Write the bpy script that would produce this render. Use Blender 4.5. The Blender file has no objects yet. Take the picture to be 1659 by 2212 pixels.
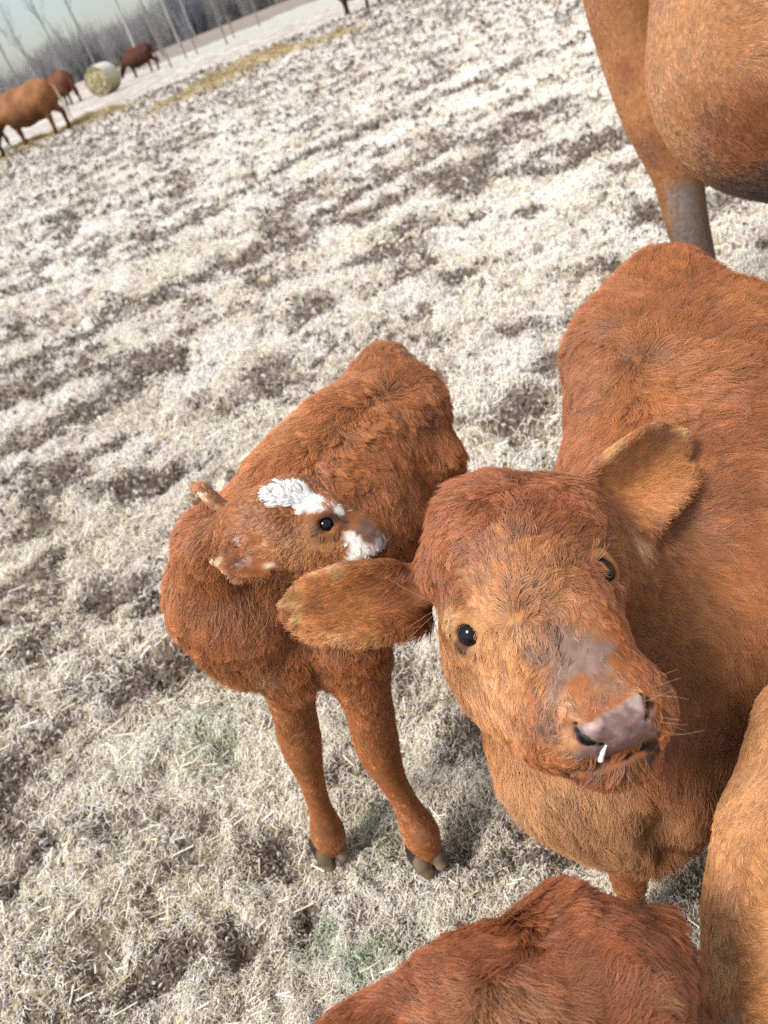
import bpy, math, random
import numpy as np
from mathutils import Vector, Matrix
from mathutils.kdtree import KDTree
S = bpy.context.scene
COL = S.collection
CLAY = None
# ------------------------------------------------------------------ camera
W, H, F = 1659.0, 2212.0, 1661.0            # pixel grid in which the photograph was measured
PITCH, ROLL, CAMH = math.radians(33.9), math.radians(21.3), 1.2
FW = np.array([0, math.cos(PITCH), -math.sin(PITCH)])
_r0 = np.array([1.0, 0, 0]); _u0 = np.cross(_r0, FW)
RT = math.cos(ROLL) * _r0 - math.sin(ROLL) * _u0
UP = math.sin(ROLL) * _r0 + math.cos(ROLL) * _u0
CAM = np.array([0, 0, CAMH])
cd = bpy.data.cameras.new('camera'); cam = bpy.data.objects.new('camera', cd); COL.objects.link(cam)
cd.sensor_fit = 'HORIZONTAL'; cd.sensor_width = 36.0; cd.lens = 36.0 * F / W
cd.clip_start = 0.05; cd.clip_end = 3000
m = Matrix.Identity(4)
for i in range(3):
    m[i][0], m[i][1], m[i][2], m[i][3] = RT[i], UP[i], -FW[i], CAM[i]
cam.matrix_world = m
cd.dof.use_dof = True; cd.dof.focus_distance = 0.80; cd.dof.aperture_fstop = 9.0
S.camera = cam
# ------------------------------------------------------------------ world, sun, exposure
SUN_EL, SUN_AZ = math.radians(50), math.radians(-115)     # azimuth from +Y towards +X
wd = bpy.data.worlds.new('World'); S.world = wd; wd.use_nodes = True
nt = wd.node_tree; nt.nodes.clear()
out = nt.nodes.new('ShaderNodeOutputWorld'); bg = nt.nodes.new('ShaderNodeBackground')
sky = nt.nodes.new('ShaderNodeTexSky'); sky.sky_type = 'NISHITA'; sky.sun_disc = False
sky.sun_elevation = SUN_EL; sky.sun_rotation = SUN_AZ; sky.air_density = 1.0; sky.dust_density = 1.6; sky.ozone_density = 1.5
tc = nt.nodes.new('ShaderNodeTexCoord'); mp = nt.nodes.new('ShaderNodeMapping'); mp.inputs['Scale'].default_value = (1, 1, 4)
nz = nt.nodes.new('ShaderNodeTexNoise'); nz.inputs['Scale'].default_value = 2.2; nz.inputs['Detail'].default_value = 6; nz.inputs['Roughness'].default_value = 0.55
rp = nt.nodes.new('ShaderNodeValToRGB'); rp.color_ramp.elements[0].position = 0.34; rp.color_ramp.elements[1].position = 0.66
mx = nt.nodes.new('ShaderNodeMix'); mx.data_type = 'RGBA'; mx.inputs['B'].default_value = (7.8, 7.7, 7.5, 1)
nt.links.new(tc.outputs['Generated'], mp.inputs['Vector']); nt.links.new(mp.outputs['Vector'], nz.inputs['Vector'])
nt.links.new(nz.outputs['Fac'], rp.inputs['Fac'])
mul = nt.nodes.new('ShaderNodeMath'); mul.operation = 'MULTIPLY_ADD'; mul.inputs[1].default_value = 0.6; mul.inputs[2].default_value = 0.3
sx = nt.nodes.new('ShaderNodeSeparateXYZ'); nt.links.new(tc.outputs['Generated'], sx.inputs[0])
el = nt.nodes.new('ShaderNodeMapRange'); el.interpolation_type = 'SMOOTHSTEP'      # thin veil low down, closed cloud overhead
el.inputs['From Min'].default_value = 0.0; el.inputs['From Max'].default_value = 0.5; el.inputs['To Min'].default_value = 0.22; el.inputs['To Max'].default_value = 1.0
nt.links.new(sx.outputs['Z'], el.inputs['Value'])
mm = nt.nodes.new('ShaderNodeMath'); mm.operation = 'MULTIPLY'
nt.links.new(rp.outputs['Color'], mul.inputs[0]); nt.links.new(mul.outputs[0], mm.inputs[0]); nt.links.new(el.outputs['Result'], mm.inputs[1]); nt.links.new(mm.outputs[0], mx.inputs['Factor'])
nt.links.new(sky.outputs['Color'], mx.inputs['A']); nt.links.new(mx.outputs['Result'], bg.inputs['Color'])
bg.inputs['Strength'].default_value = 0.088
nt.links.new(bg.outputs['Background'], out.inputs['Surface'])
sd = bpy.data.lights.new('sun', 'SUN'); sd.energy = 2.9; sd.angle = math.radians(20); sd.color = (1.0, 0.96, 0.9)
so = bpy.data.objects.new('sun', sd); COL.objects.link(so)
sv = Vector((math.sin(SUN_AZ) * math.cos(SUN_EL), math.cos(SUN_AZ) * math.cos(SUN_EL), math.sin(SUN_EL)))
so.rotation_euler = sv.to_track_quat('Z', 'Y').to_euler(); so.location = (0, 0, 30)
S.view_settings.view_transform = 'Standard'; S.view_settings.look = 'None'
S.view_settings.exposure = 0.76; S.view_settings.gamma = 1.0
S.render.engine = 'CYCLES'
S.cycles.use_denoising = False
S.render.hair_type = 'STRIP'; S.render.hair_subdiv = 2
try:
    S.cycles_curves.shape = 'RIBBONS'; S.cycles_curves.subdivisions = 2
except Exception: pass
S.cycles.sample_clamp_indirect = 4.0; S.cycles.sample_clamp_direct = 12.0; S.cycles.max_bounces = 6; S.cycles.diffuse_bounces = 3; S.cycles.transparent_max_bounces = 6
# ------------------------------------------------------------------ helpers
rng = np.random.default_rng(7)
def ray(x, y): return FW + RT * ((x - W / 2) / F) - UP * ((y - H / 2) / F)
def P(x, y, z): return CAM + ray(x, y) * z
def G(x, y, h=0.0):
    d = ray(x, y); return CAM + d * ((h - CAMH) / d[2])
def proj(p):
    q = p - CAM; z = q @ FW
    return W / 2 + F * (q @ RT) / z, H / 2 - F * (q @ UP) / z, z
def norm(v): return v / np.maximum(np.linalg.norm(v, axis=-1, keepdims=True), 1e-12)
def _hash(ix, iy, iz, s):
    h = (ix.astype(np.int64) * 374761393 + iy.astype(np.int64) * 668265263 + iz.astype(np.int64) * 2147483647 + s * 1274126177) & 0xffffffff
    h = ((h ^ (h >> 13)) * 1274126177) & 0xffffffff
    h = (h ^ (h >> 16)) * 2246822519 & 0xffffffff
    return ((h ^ (h >> 13)) & 0xffff).astype(np.float32) / 32767.5 - 1.0
def vnoise(p, s=0):
    """Smooth value noise in -1..1 at the points p (n,3)."""
    f = np.floor(p); u = (p - f).astype(np.float32); i = f.astype(np.int64)
    u = u * u * u * (u * (u * 6 - 15) + 10)
    x, y, z = i[:, 0], i[:, 1], i[:, 2]; r = 0
    for a in (0, 1):
        for b in (0, 1):
            for c in (0, 1):
                w = (u[:, 0] if a else 1 - u[:, 0]) * (u[:, 1] if b else 1 - u[:, 1]) * (u[:, 2] if c else 1 - u[:, 2])
                r = r + w * _hash(x + a, y + b, z + c, s)
    return r
def fbm(p, octs=4, s=0, gain=0.5):
    r = 0; a = 1.0; q = np.asarray(p, float)
    for o in range(octs):
        r = r + a * vnoise(q, s + o); q = q * 2.03 + 17.3; a *= gain
    return r
# signed distance bodies ---------------------------------------------
class Body:
    def __init__(self, shrink=0.0): self.prims = []; self.shrink = shrink
    def cap(self, a, b, ra, rb, k=0.03): self.prims.append(('cap', np.array(a), np.array(b), ra, rb, k)); return self
    def pc(self, a, b, k=0.03):
        """Round cone between two measured points (x, y, depth, radius), sizes in the measuring grid."""
        return self.cap(P(*a[:3]), P(*b[:3]), a[3] * a[2] / F, b[3] * b[2] / F, k)
    def ps(self, a, k=0.03): return self.pc(a, (a[0], a[1], a[2] + 1e-4, a[3]), k)
    def chain(self, pts, k=0.03):
        for a, b in zip(pts, pts[1:]): self.pc(a, b, k)
        return self
    def wchain(self, pts, k=0.03):
        for a, b in zip(pts, pts[1:]): self.cap(a[:3], b[:3], a[3], b[3], k)
        return self
    def limb(self, pts, k=0.03, world=False):
        """A limb through joints: one evenly tapering tube, rounded through its joints."""
        q = np.array([[*(a[:3] if world else P(*a[:3])), a[3] * (1 if world else a[2] / F)] for a in pts], float); n = len(q); t = np.linspace(0, n - 1, (n - 1) * 5 + 1)
        e = np.vstack([2 * q[0] - q[1], q, 2 * q[-1] - q[-2]]); o = []
        for u in t:
            i = min(int(u), n - 2); f = u - i; a, b, c, d = e[i], e[i + 1], e[i + 2], e[i + 3]
            o.append(.5 * (2 * b + (c - a) * f + (2 * a - 5 * b + 4 * c - d) * f * f + (3 * b - a - 3 * c + d) * f ** 3))
        o = np.array(o); self.prims.append(('limb', o[:, :3], o[:, 3], 0, 0, k)); return self
    def ell(self, c, axes, radii, k=0.03): self.prims.append(('ell', np.array(c), np.array(axes), np.array(radii), 0, k)); return self
    def cut(self, a, b, ra, rb, k=0.006): self.prims.append(('cut', np.array(a), np.array(b), ra, rb, k)); return self
    def pcut(self, a, b, k=0.006): return self.cut(P(*a[:3]), P(*b[:3]), a[3] * a[2] / F, b[3] * b[2] / F, k)
    def sheet(self, pts, th, k=0.015): self.prims.append(('sheet', pts.reshape(-1, 3), th, 0, 0, k)); return self
    def torus(self, c, n, rx, r, k=0.006, u=None, sq=1.0): self.prims.append(('torus', np.array(c), np.array(n), rx, r, k, u, sq)); return self
    def bounds(self):
        lo, hi = [], []
        for q in self.prims:
            if q[0] == 'cap':
                r = max(q[3], q[4]); lo.append(np.minimum(q[1], q[2]) - r); hi.append(np.maximum(q[1], q[2]) + r)
            elif q[0] == 'limb': lo.append(q[1].min(0) - q[2].max()); hi.append(q[1].max(0) + q[2].max())
            elif q[0] == 'ell': r = q[3].max(); lo.append(q[1] - r); hi.append(q[1] + r)
            elif q[0] == 'sheet': lo.append(q[1].min(0) - q[2]); hi.append(q[1].max(0) + q[2])
        return np.min(lo, 0) - 0.02, np.max(hi, 0) + 0.02
    def __call__(self, p):
        p = p.astype(np.float32)
        d = np.full(len(p), 1e3, np.float32); sh = self.shrink
        for q in self.prims:
            t, k = q[0], q[5]
            if t == 'seal': d = d + sh; sh = 0.0; continue
            if t in ('cap', 'cut'):
                a, b = q[1].astype(np.float32), q[2].astype(np.float32); ba = b - a
                h = np.clip((p - a) @ ba / max(ba @ ba, 1e-9), 0, 1)
                e = np.sqrt((((p - a) - h[:, None] * ba) ** 2).sum(1)) - (q[3] + (q[4] - q[3]) * h)
            elif t == 'limb':
                e = np.full(len(p), 1e3, np.float32); c = q[1].astype(np.float32); rr = q[2].astype(np.float32)
                for i in range(len(c) - 1):
                    ba = c[i + 1] - c[i]; h = np.clip((p - c[i]) @ ba / max(ba @ ba, 1e-9), 0, 1)
                    e = np.minimum(e, np.sqrt((((p - c[i]) - h[:, None] * ba) ** 2).sum(1)) - (rr[i] + (rr[i + 1] - rr[i]) * h))
            elif t == 'ell':
                l = (p - q[1].astype(np.float32)) @ q[2].T.astype(np.float32); r = q[3].astype(np.float32)
                k0 = np.sqrt(((l / r) ** 2).sum(1)); k1 = np.sqrt(((l / r ** 2) ** 2).sum(1)); e = k0 * (k0 - 1) / np.maximum(k1, 1e-6)
            elif t == 'torus':
                v = p - q[1].astype(np.float32); n = q[2].astype(np.float32); ax = v @ n; pl = v - ax[:, None] * n
                if q[6] is not None:
                    u = q[6].astype(np.float32); c = pl @ u; pl = pl + (c * (1 / q[7] - 1))[:, None] * u
                rr = np.sqrt((pl ** 2).sum(1)) - q[3]; e = np.sqrt(rr * rr + ax * ax) - q[4]
            elif t == 'sheet':
                c = q[1].mean(0).astype(np.float32); R = np.sqrt(((q[1] - c) ** 2).sum(1)).max() + q[2]
                e = np.sqrt(((p - c) ** 2).sum(1)) - R
                ids = np.nonzero(e < k + 0.02)[0]; s = q[1].astype(np.float32); s2 = (s * s).sum(1)
                for j in range(0, len(ids), 20000):
                    w = ids[j:j + 20000]; pp = p[w]
                    dd = (pp * pp).sum(1)[:, None] + s2[None] - 2 * pp @ s.T
                    e[w] = np.sqrt(np.maximum(dd.min(1), 0)) - q[2]
            if t == 'cut':
                e = -e; hh = np.maximum(k - np.abs(d - e), 0) / k; d = np.maximum(d, e) + hh * hh * k / 4
            else:
                hh = np.maximum(k - np.abs(d - e), 0) / k; d = np.minimum(d, e) - hh * hh * k / 4
        return d + sh
    def seal(self): self.prims.append(('seal', 0, 0, 0, 0, 0)); return self      # what follows is not thinned for the coat
    def hit(self, x, y, z0=0.3, z1=6.0):
        d = ray(x, y); z = z0
        for _ in range(200):
            e = float(self((CAM + d * z)[None])[0])
            if e < 0.0004: break
            z += max(e, 0.0004) * 0.8
            if z > z1: return None, None
        p = CAM + d * z; h = 0.002
        g = np.array([self((p + np.eye(3)[i] * h)[None])[0] - self((p - np.eye(3)[i] * h)[None])[0] for i in range(3)], float)
        return p, norm(g)
def surface_net(f, lo, hi, h, coarse=4):
    n = np.ceil((hi - lo) / (h * coarse)).astype(int) + 1
    hc = h * coarse
    ax = [lo[i] + hc * (np.arange(n[i]) + 0.5) for i in range(3)]
    g = np.stack(np.meshgrid(*ax, indexing='ij'), -1).reshape(-1, 3)
    vc = np.concatenate([f(g[j:j + 400000]) for j in range(0, len(g), 400000)]).reshape(n)
    V = vc
    for a in range(3): V = np.repeat(V, coarse, axis=a)
    idx = np.argwhere(np.abs(V) < hc * 1.5 + h)
    pts = lo + h * (idx + 0.5)
    vals = np.concatenate([f(pts[j:j + 400000]) for j in range(0, len(pts), 400000)])
    V[idx[:, 0], idx[:, 1], idx[:, 2]] = vals
    ins = V < 0
    cnt = np.zeros(np.array(V.shape) - 1, np.uint8)
    for a in (0, 1):
        for b in (0, 1):
            for c in (0, 1):
                cnt += ins[a:ins.shape[0] - 1 + a, b:ins.shape[1] - 1 + b, c:ins.shape[2] - 1 + c]
    cells = np.argwhere((cnt > 0) & (cnt < 8))
    vid = np.full(cnt.shape, -1, np.int32); vid[cells[:, 0], cells[:, 1], cells[:, 2]] = np.arange(len(cells))
    cor = [(a, b, c) for a in (0, 1) for b in (0, 1) for c in (0, 1)]
    cv = np.stack([V[cells[:, 0] + a, cells[:, 1] + b, cells[:, 2] + c] for a, b, c in cor], 1)
    acc = np.zeros((len(cells), 3)); num = np.zeros(len(cells))
    for i in range(8):
        for j in range(i + 1, 8):
            di = np.array(cor[j]) - np.array(cor[i])
            if np.abs(di).sum() != 1: continue
            m = (cv[:, i] < 0) != (cv[:, j] < 0); t = cv[:, i] / np.where(m, cv[:, i] - cv[:, j], 1)
            acc[m] += (np.array(cor[i]) + t[:, None] * di)[m]; num[m] += 1
    verts = lo + h * (cells + 0.5 + acc / num[:, None])
    quads = []
    for a in range(3):
        b, c = (a + 1) % 3, (a + 2) % 3
        s0 = [slice(None)] * 3; s1 = [slice(None)] * 3; s0[a] = slice(0, -1); s1[a] = slice(1, None)
        A, B = ins[tuple(s0)], ins[tuple(s1)]
        e = np.argwhere(A != B); e = e[(e[:, b] > 0) & (e[:, c] > 0) & (e[:, b] < vid.shape[b]) & (e[:, c] < vid.shape[c])]
        flip = A[e[:, 0], e[:, 1], e[:, 2]]
        q = []
        for ob, oc in ((1, 1), (0, 1), (0, 0), (1, 0)):
            w = e.copy(); w[:, b] -= ob; w[:, c] -= oc; q.append(vid[w[:, 0], w[:, 1], w[:, 2]])
        q = np.stack(q, 1); q[~flip] = q[~flip][:, ::-1]; quads.append(q)
    quads = np.concatenate(quads); quads = quads[(quads >= 0).all(1)]
    return verts, quads
def newmesh(name, v, f, mat=None, parent=None, smooth=True, loc=None, col=None):
    me = bpy.data.meshes.new(name); v = np.asarray(v, float)
    base = np.zeros(3) if loc is None else np.asarray(loc, float)
    f = np.asarray(f)
    if f.ndim == 2 and len(f) > 50:
        me.vertices.add(len(v)); me.vertices.foreach_set('co', (v - base).astype(np.float32).ravel())
        k = f.shape[1]; me.loops.add(f.size); me.loops.foreach_set('vertex_index', f.astype(np.int32).ravel())
        me.polygons.add(len(f)); me.polygons.foreach_set('loop_start', np.arange(0, f.size, k, dtype=np.int32))
        me.update(calc_edges=True)
    else:
        me.from_pydata((v - base).tolist(), [], f.tolist())
    me.polygons.foreach_set('use_smooth', [smooth] * len(me.polygons))
    if col is not None:
        at = me.attributes.new('col', 'FLOAT_COLOR', 'POINT'); at.data.foreach_set('color', np.c_[col, np.ones(len(col))].astype(np.float32).ravel())
    if mat: me.materials.append(mat)
    o = bpy.data.objects.new(name, me); COL.objects.link(o)
    o.location = base
    if parent is not None:
        o.parent = parent; o.location = base - np.array(parent_world(parent))
    return o
def parent_world(o):
    r = Vector((0, 0, 0))
    while o is not None: r += o.location; o = o.parent
    return r
def empty(name, loc):
    o = bpy.data.objects.new(name, None); COL.objects.link(o); o.location = loc; o.empty_display_size = 0.1; return o
def tag(o, label=None, cat=None, group=None, kind=None):
    if label: o['label'] = label
    if cat: o['category'] = cat
    if group: o['group'] = group
    if kind: o['kind'] = kind
    return o
# materials -----------------------------------------------------------
def mat(name, color=(0.5, 0.5, 0.5), rough=0.6, spec=0.3):
    m = bpy.data.materials.new(name); m.use_nodes = True; b = m.node_tree.nodes['Principled BSDF']
    b.inputs['Base Color'].default_value = (*color, 1); b.inputs['Roughness'].default_value = rough
    b.inputs['Specular IOR Level'].default_value = spec
    return m
def mat_attr(name, rough=0.7, spec=0.2, noise=0.0, nscale=60.0, bump=0.0):
    m = mat(name, rough=rough, spec=spec); n = m.node_tree; b = n.nodes['Principled BSDF']
    a = n.nodes.new('ShaderNodeAttribute'); a.attribute_name = 'col'; src = a.outputs['Color']
    if noise or bump:
        t = n.nodes.new('ShaderNodeTexNoise'); t.inputs['Scale'].default_value = nscale; t.inputs['Detail'].default_value = 5
        g = n.nodes.new('ShaderNodeNewGeometry'); n.links.new(g.outputs['Position'], t.inputs['Vector'])
        if noise:
            r = n.nodes.new('ShaderNodeMapRange'); r.inputs['From Min'].default_value = 0.3; r.inputs['From Max'].default_value = 0.7
            r.inputs['To Min'].default_value = 1 - noise; r.inputs['To Max'].default_value = 1 + noise
            v = n.nodes.new('ShaderNodeVectorMath'); v.operation = 'SCALE'
            n.links.new(t.outputs['Fac'], r.inputs['Value']); n.links.new(src, v.inputs[0]); n.links.new(r.outputs['Result'], v.inputs['Scale']); src = v.outputs['Vector']
        if bump:
            bp = n.nodes.new('ShaderNodeBump'); bp.inputs['Distance'].default_value = bump; n.links.new(t.outputs['Fac'], bp.inputs['Height']); n.links.new(bp.outputs['Normal'], b.inputs['Normal'])
    n.links.new(src, b.inputs['Base Color'])
    return m
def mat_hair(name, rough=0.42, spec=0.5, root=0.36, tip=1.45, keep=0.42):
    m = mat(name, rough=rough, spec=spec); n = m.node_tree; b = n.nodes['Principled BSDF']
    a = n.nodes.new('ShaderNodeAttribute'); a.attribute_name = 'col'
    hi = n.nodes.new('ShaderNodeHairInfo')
    r = n.nodes.new('ShaderNodeMapRange'); r.inputs['To Min'].default_value = root; r.inputs['To Max'].default_value = tip  # paler tips; roots darkened in colour to deepen the fur's self-shadow
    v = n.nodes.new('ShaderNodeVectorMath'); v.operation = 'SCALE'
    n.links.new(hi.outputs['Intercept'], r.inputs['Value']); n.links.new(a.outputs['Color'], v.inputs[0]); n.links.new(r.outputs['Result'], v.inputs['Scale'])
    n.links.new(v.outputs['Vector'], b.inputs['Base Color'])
    an = n.nodes.new('ShaderNodeAttribute'); an.attribute_name = 'nrm'
    g = n.nodes.new('ShaderNodeNewGeometry')
    x = n.nodes.new('ShaderNodeMix'); x.data_type = 'VECTOR'; x.inputs['Factor'].default_value = keep
    n.links.new(g.outputs['Normal'], x.inputs['A']); n.links.new(an.outputs['Vector'], x.inputs['B'])
    nn = n.nodes.new('ShaderNodeVectorMath'); nn.operation = 'NORMALIZE'
    n.links.new(x.outputs['Result'], nn.inputs[0]); n.links.new(nn.outputs['Vector'], b.inputs['Normal'])
    return m
M_SKIN = mat_attr('hide', rough=0.8, noise=0.25, nscale=90)
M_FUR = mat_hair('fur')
M_EYE = mat('wet dark eye', (0.005, 0.006, 0.009), 0.06, 0.3)
M_HOOF = mat_attr('hoof horn', rough=0.5, noise=0.3, nscale=70, bump=0.002)
M_NOSE = mat_attr('moist nose skin', rough=0.48, spec=0.28, noise=0.30, nscale=110, bump=0.0012)
M_MILK = mat('milk', (0.85, 0.87, 0.82), 0.25, 0.5)
M_CLAY = mat('plain', (0.5, 0.5, 0.5))
def strands(name, pts, rad, col, nrm, material, parent=None, base=None):
    """pts (n,K,3), rad (n,K), col (n,3), nrm (n,3): one curves object."""
    n, K, _ = pts.shape
    hc = bpy.data.hair_curves.new(name); hc.add_curves([K] * n)
    o = bpy.data.objects.new(name, hc); COL.objects.link(o)
    org = np.zeros(3)
    if parent is not None:
        org = np.array(parent_world(parent)); o.parent = parent
    hc.position_data.foreach_set('vector', (pts - org).astype(np.float32).ravel())
    a = hc.attributes.get('radius') or hc.attributes.new('radius', 'FLOAT', 'POINT'); a.data.foreach_set('value', rad.astype(np.float32).ravel())
    a = hc.attributes.new('col', 'FLOAT_COLOR', 'CURVE'); a.data.foreach_set('color', np.c_[col, np.ones(n)].astype(np.float32).ravel())
    a = hc.attributes.new('nrm', 'FLOAT_VECTOR', 'CURVE'); a.data.foreach_set('vector', nrm.astype(np.float32).ravel())
    hc.materials.append(material)
    return o
def vert_normals(v, q):
    n = np.cross(v[q[:, 2]] - v[q[:, 0]], v[q[:, 3]] - v[q[:, 1]]); r = np.zeros_like(v)
    for i in range(4): np.add.at(r, q[:, i], n)
    return norm(r)
class Pelt:
    """Colour and comb of one animal: blobs and guide strokes pinned to points of its surface."""
    def __init__(self, v, n, base, var=0.18, seed=0):
        self.v, self.n, self.base, self.var, self.seed = v, n, np.array(base), var, seed
        self.px, self.py, self.pz = proj(v); self.blobs = []; self.guides = []; self.bald = []
    def at(self, x, y):
        d = np.hypot(self.px - x, self.py - y); rad = 10.0
        while True:
            c = np.nonzero(d < rad)[0]
            if len(c): break
            rad *= 1.6
        return c[np.argmin(self.pz[c] + d[c] * 0.0005)]
    def blob(self, x, y, r, col, s=1.0, soft=0.5):
        i = self.at(x, y); self.blobs.append((self.v[i], r * self.pz[i] / F, np.array(col), s, soft)); return self
    def bare(self, x, y, r, amount=1.0):
        i = self.at(x, y); self.bald.append((self.v[i], r * self.pz[i] / F, amount)); return self
    def g(self, x, y, dx, dy, ln=0.02, lift=0.35):
        i = self.at(x, y); t = RT * dx - UP * dy; n = self.n[i]; t = norm(t - n * (t @ n)); self.guides.append((self.v[i], t, ln, lift)); return self
    def w(self, p, d, ln=0.02, lift=0.35):
        self.guides.append((np.array(p), norm(np.array(d, float)), ln, lift)); return self
    def color(self, p):
        c = np.tile(self.base, (len(p), 1)).astype(float)
        nn = fbm(p * 9, 3, self.seed + 3)[:, None]
        warp = p + 0.012 * np.stack([vnoise(p * 40, self.seed + 11 + i) for i in range(3)], 1)
        for b, r, col, s, soft in self.blobs:
            d = np.sqrt(((warp - b) ** 2).sum(1)) / r
            wgt = s * np.clip((1 - d) / soft, 0, 1); wgt = wgt * wgt * (3 - 2 * wgt)
            c = c + (col - c) * wgt[:, None]
        w_ = np.clip((c[:, :1] - c[:, 2:]) / c[:, :1] * 2 - .6, 0, 1)          # brown hair only: the warm cast of the whole herd
        c = c * (1 + w_ * (np.array((.93, .86, .72)) - 1))
        return c * np.clip(1 + self.var * nn, 0.3, 2)
    def baldness(self, p):
        b = np.zeros(len(p))
        for c, r, a in self.bald:
            d = np.sqrt(((p - c) ** 2).sum(1)) / r; b = np.maximum(b, a * np.clip((1 - d) / 0.35, 0, 1))
        return b
    def comb(self, p):
        gp = np.array([x[0] for x in self.guides]); gt = np.array([x[1] for x in self.guides])
        gl = np.array([[x[2], x[3]] for x in self.guides]); T = np.zeros_like(p); L = np.zeros((len(p), 2))
        for j in range(0, len(p), 50000):
            q = p[j:j + 50000]; d2 = (q * q).sum(1)[:, None] + (gp * gp).sum(1)[None] - 2 * q @ gp.T
            w = 1 / (np.maximum(d2, 0) + 0.0002) ** 2; w /= w.sum(1, keepdims=True)
            T[j:j + 50000] = w @ gt; L[j:j + 50000] = w @ gl
        return T, L[:, 0], L[:, 1]
def fur(name, v, q, nrm, pelt, count, width, parent, material, seed=0, clump=14, cl=0.6, swirl=0.5, sfreq=14, K=5, back=0.22, lenmul=1.0, wave=0.07, jitter=0.22, lock=0.22, region=None, colour=None, calm=None):
    r = np.random.default_rng(seed)
    tri = np.concatenate([q[:, [0, 1, 2]], q[:, [0, 2, 3]]])
    a, b, c = v[tri[:, 0]], v[tri[:, 1]], v[tri[:, 2]]
    fn = np.cross(b - a, c - a); area = np.linalg.norm(fn, axis=1) / 2; ctr = (a + b + c) / 3
    face = (norm(fn) * norm(CAM - ctr)).sum(1)
    x, y, z = proj(ctr)
    w = back + (1 - back) * np.clip((face + 0.35) / 0.35, 0, 1)
    off = (x < -120) | (x > W + 120) | (y < -120) | (y > H + 120)
    w = np.where(off, w * 0.35, w) * area * (1 - pelt.baldness(ctr))
    if region is not None: w = w * region(ctr)
    ids = r.choice(len(tri), count, p=w / w.sum())
    u1, u2 = r.random(count), r.random(count); fl = u1 + u2 > 1; u1[fl] = 1 - u1[fl]; u2[fl] = 1 - u2[fl]
    w0 = (1 - u1 - u2)[:, None]
    T3 = tri[ids]
    p = v[T3[:, 0]] * w0 + v[T3[:, 1]] * u1[:, None] + v[T3[:, 2]] * u2[:, None]
    n = norm(nrm[T3[:, 0]] * w0 + nrm[T3[:, 1]] * u1[:, None] + nrm[T3[:, 2]] * u2[:, None])
    t, L, lift = pelt.comb(p)
    t = norm(t - n * (t * n).sum(1)[:, None]); bi = np.cross(n, t)
    cm = np.ones(count)
    if calm is not None:                                    # sleek, evenly combed hair on the ears
        for j in range(0, count, 40000):
            q_ = p[j:j + 40000]; d2 = (q_ * q_).sum(1)[:, None] + (calm * calm).sum(1)[None] - 2 * q_ @ calm.T
            cm[j:j + 40000] = np.clip(np.sqrt(np.maximum(d2.min(1), 0)) / .018 - .5, .22, 1)
    ang = (swirl * fbm(p * sfreq, 3, seed + 50) + jitter * r.standard_normal(count)) * cm
    t = t * np.cos(ang)[:, None] + bi * np.sin(ang)[:, None]; bi = np.cross(n, t)
    L = L * lenmul * (0.55 + 0.75 * r.random(count)) * (1 + 0.25 * vnoise(p * 25, seed + 70)); lift = np.clip(lift + 0.10 * r.standard_normal(count) + 0.12 * vnoise(p * 30, seed + 80), 0.05, 1.5)
    s = np.linspace(0, 1, K)[None, :, None]
    ph = (vnoise(p * 60, seed + 90) * 3 + r.random(count))[:, None, None]
    Ln = L[:, None, None]
    pts = p[:, None] - n[:, None] * 0.001 + Ln * (t[:, None] * (s * (1 - 0.12 * s * s)) + n[:, None] * lift[:, None, None] * (s - 0.55 * s * s)
          + bi[:, None] * wave * np.sin(4.5 * s + ph * 4) * s)
    if clump:
        nc = max(1, count // clump); kd = KDTree(nc)
        for i in range(nc): kd.insert(p[i], i)
        kd.balance(); idx = np.fromiter((kd.find(x)[1] for x in p), int, count)
        amt = cl * ((0.6 + 0.6 * r.random(nc))[idx] * cm)[:, None, None]
        pts = pts + (pts[idx] - pts) * np.clip(amt, 0, 0.95) * s ** 1.3
        nb = max(1, count // (clump * 11)); kd = KDTree(nb)
        for i in range(nb): kd.insert(p[i], i)
        kd.balance(); jd = np.fromiter((kd.find(x)[1] for x in p[:nc]), int, nc)[idx]
        big = pts[jd] - pts; dist = np.linalg.norm(p[jd] - p, axis=1)[:, None, None]
        pts = pts + big * lock * cm[:, None, None] * s ** 1.6
        cv = (0.78 + 0.44 * r.random(nc))[idx] * (0.88 + 0.24 * r.random(nb))[jd]
    else: cv = 1.0
    col = (pelt.color(p) if colour is None else np.tile(np.array(colour), (count, 1))) * (cv * (0.82 + 0.36 * r.random(count)))[:, None]
    wmul = np.where(w[ids] / area[ids] < 0.5, 1.6, 1.0)
    rad = (width * wmul * (0.7 + 0.6 * r.random(count)))[:, None] * (1 - 0.75 * np.linspace(0, 1, K) ** 1.5)[None]
    o = strands(name, pts, rad, np.clip(col, 0.004, 0.95), n, material, parent)
    return o
def ear_sheet(base, tip, hw, out_dir, cup, prof, n=30, curl=0.0):
    """Cupped leaf between two points; hw = half width, out_dir = the way its open side faces."""
    base, tip, o = np.array(base), np.array(tip), norm(np.array(out_dir, float)); ax = tip - base; side = norm(np.cross(ax, o)); o = norm(np.cross(side, ax))
    u = np.linspace(0, 1, n)[:, None]; v = np.linspace(-1, 1, n)[None]
    wv = np.interp(u, np.linspace(0, 1, len(prof)), prof) * hw
    dep = cup * (np.abs(v) ** 2) * np.sin(np.clip(u * 1.15, 0, 1) * math.pi) ** 0.6
    return base + u[..., None] * ax + (wv * v)[..., None] * side + (dep - cup * 0.5 + curl * u * u)[..., None] * o
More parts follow.
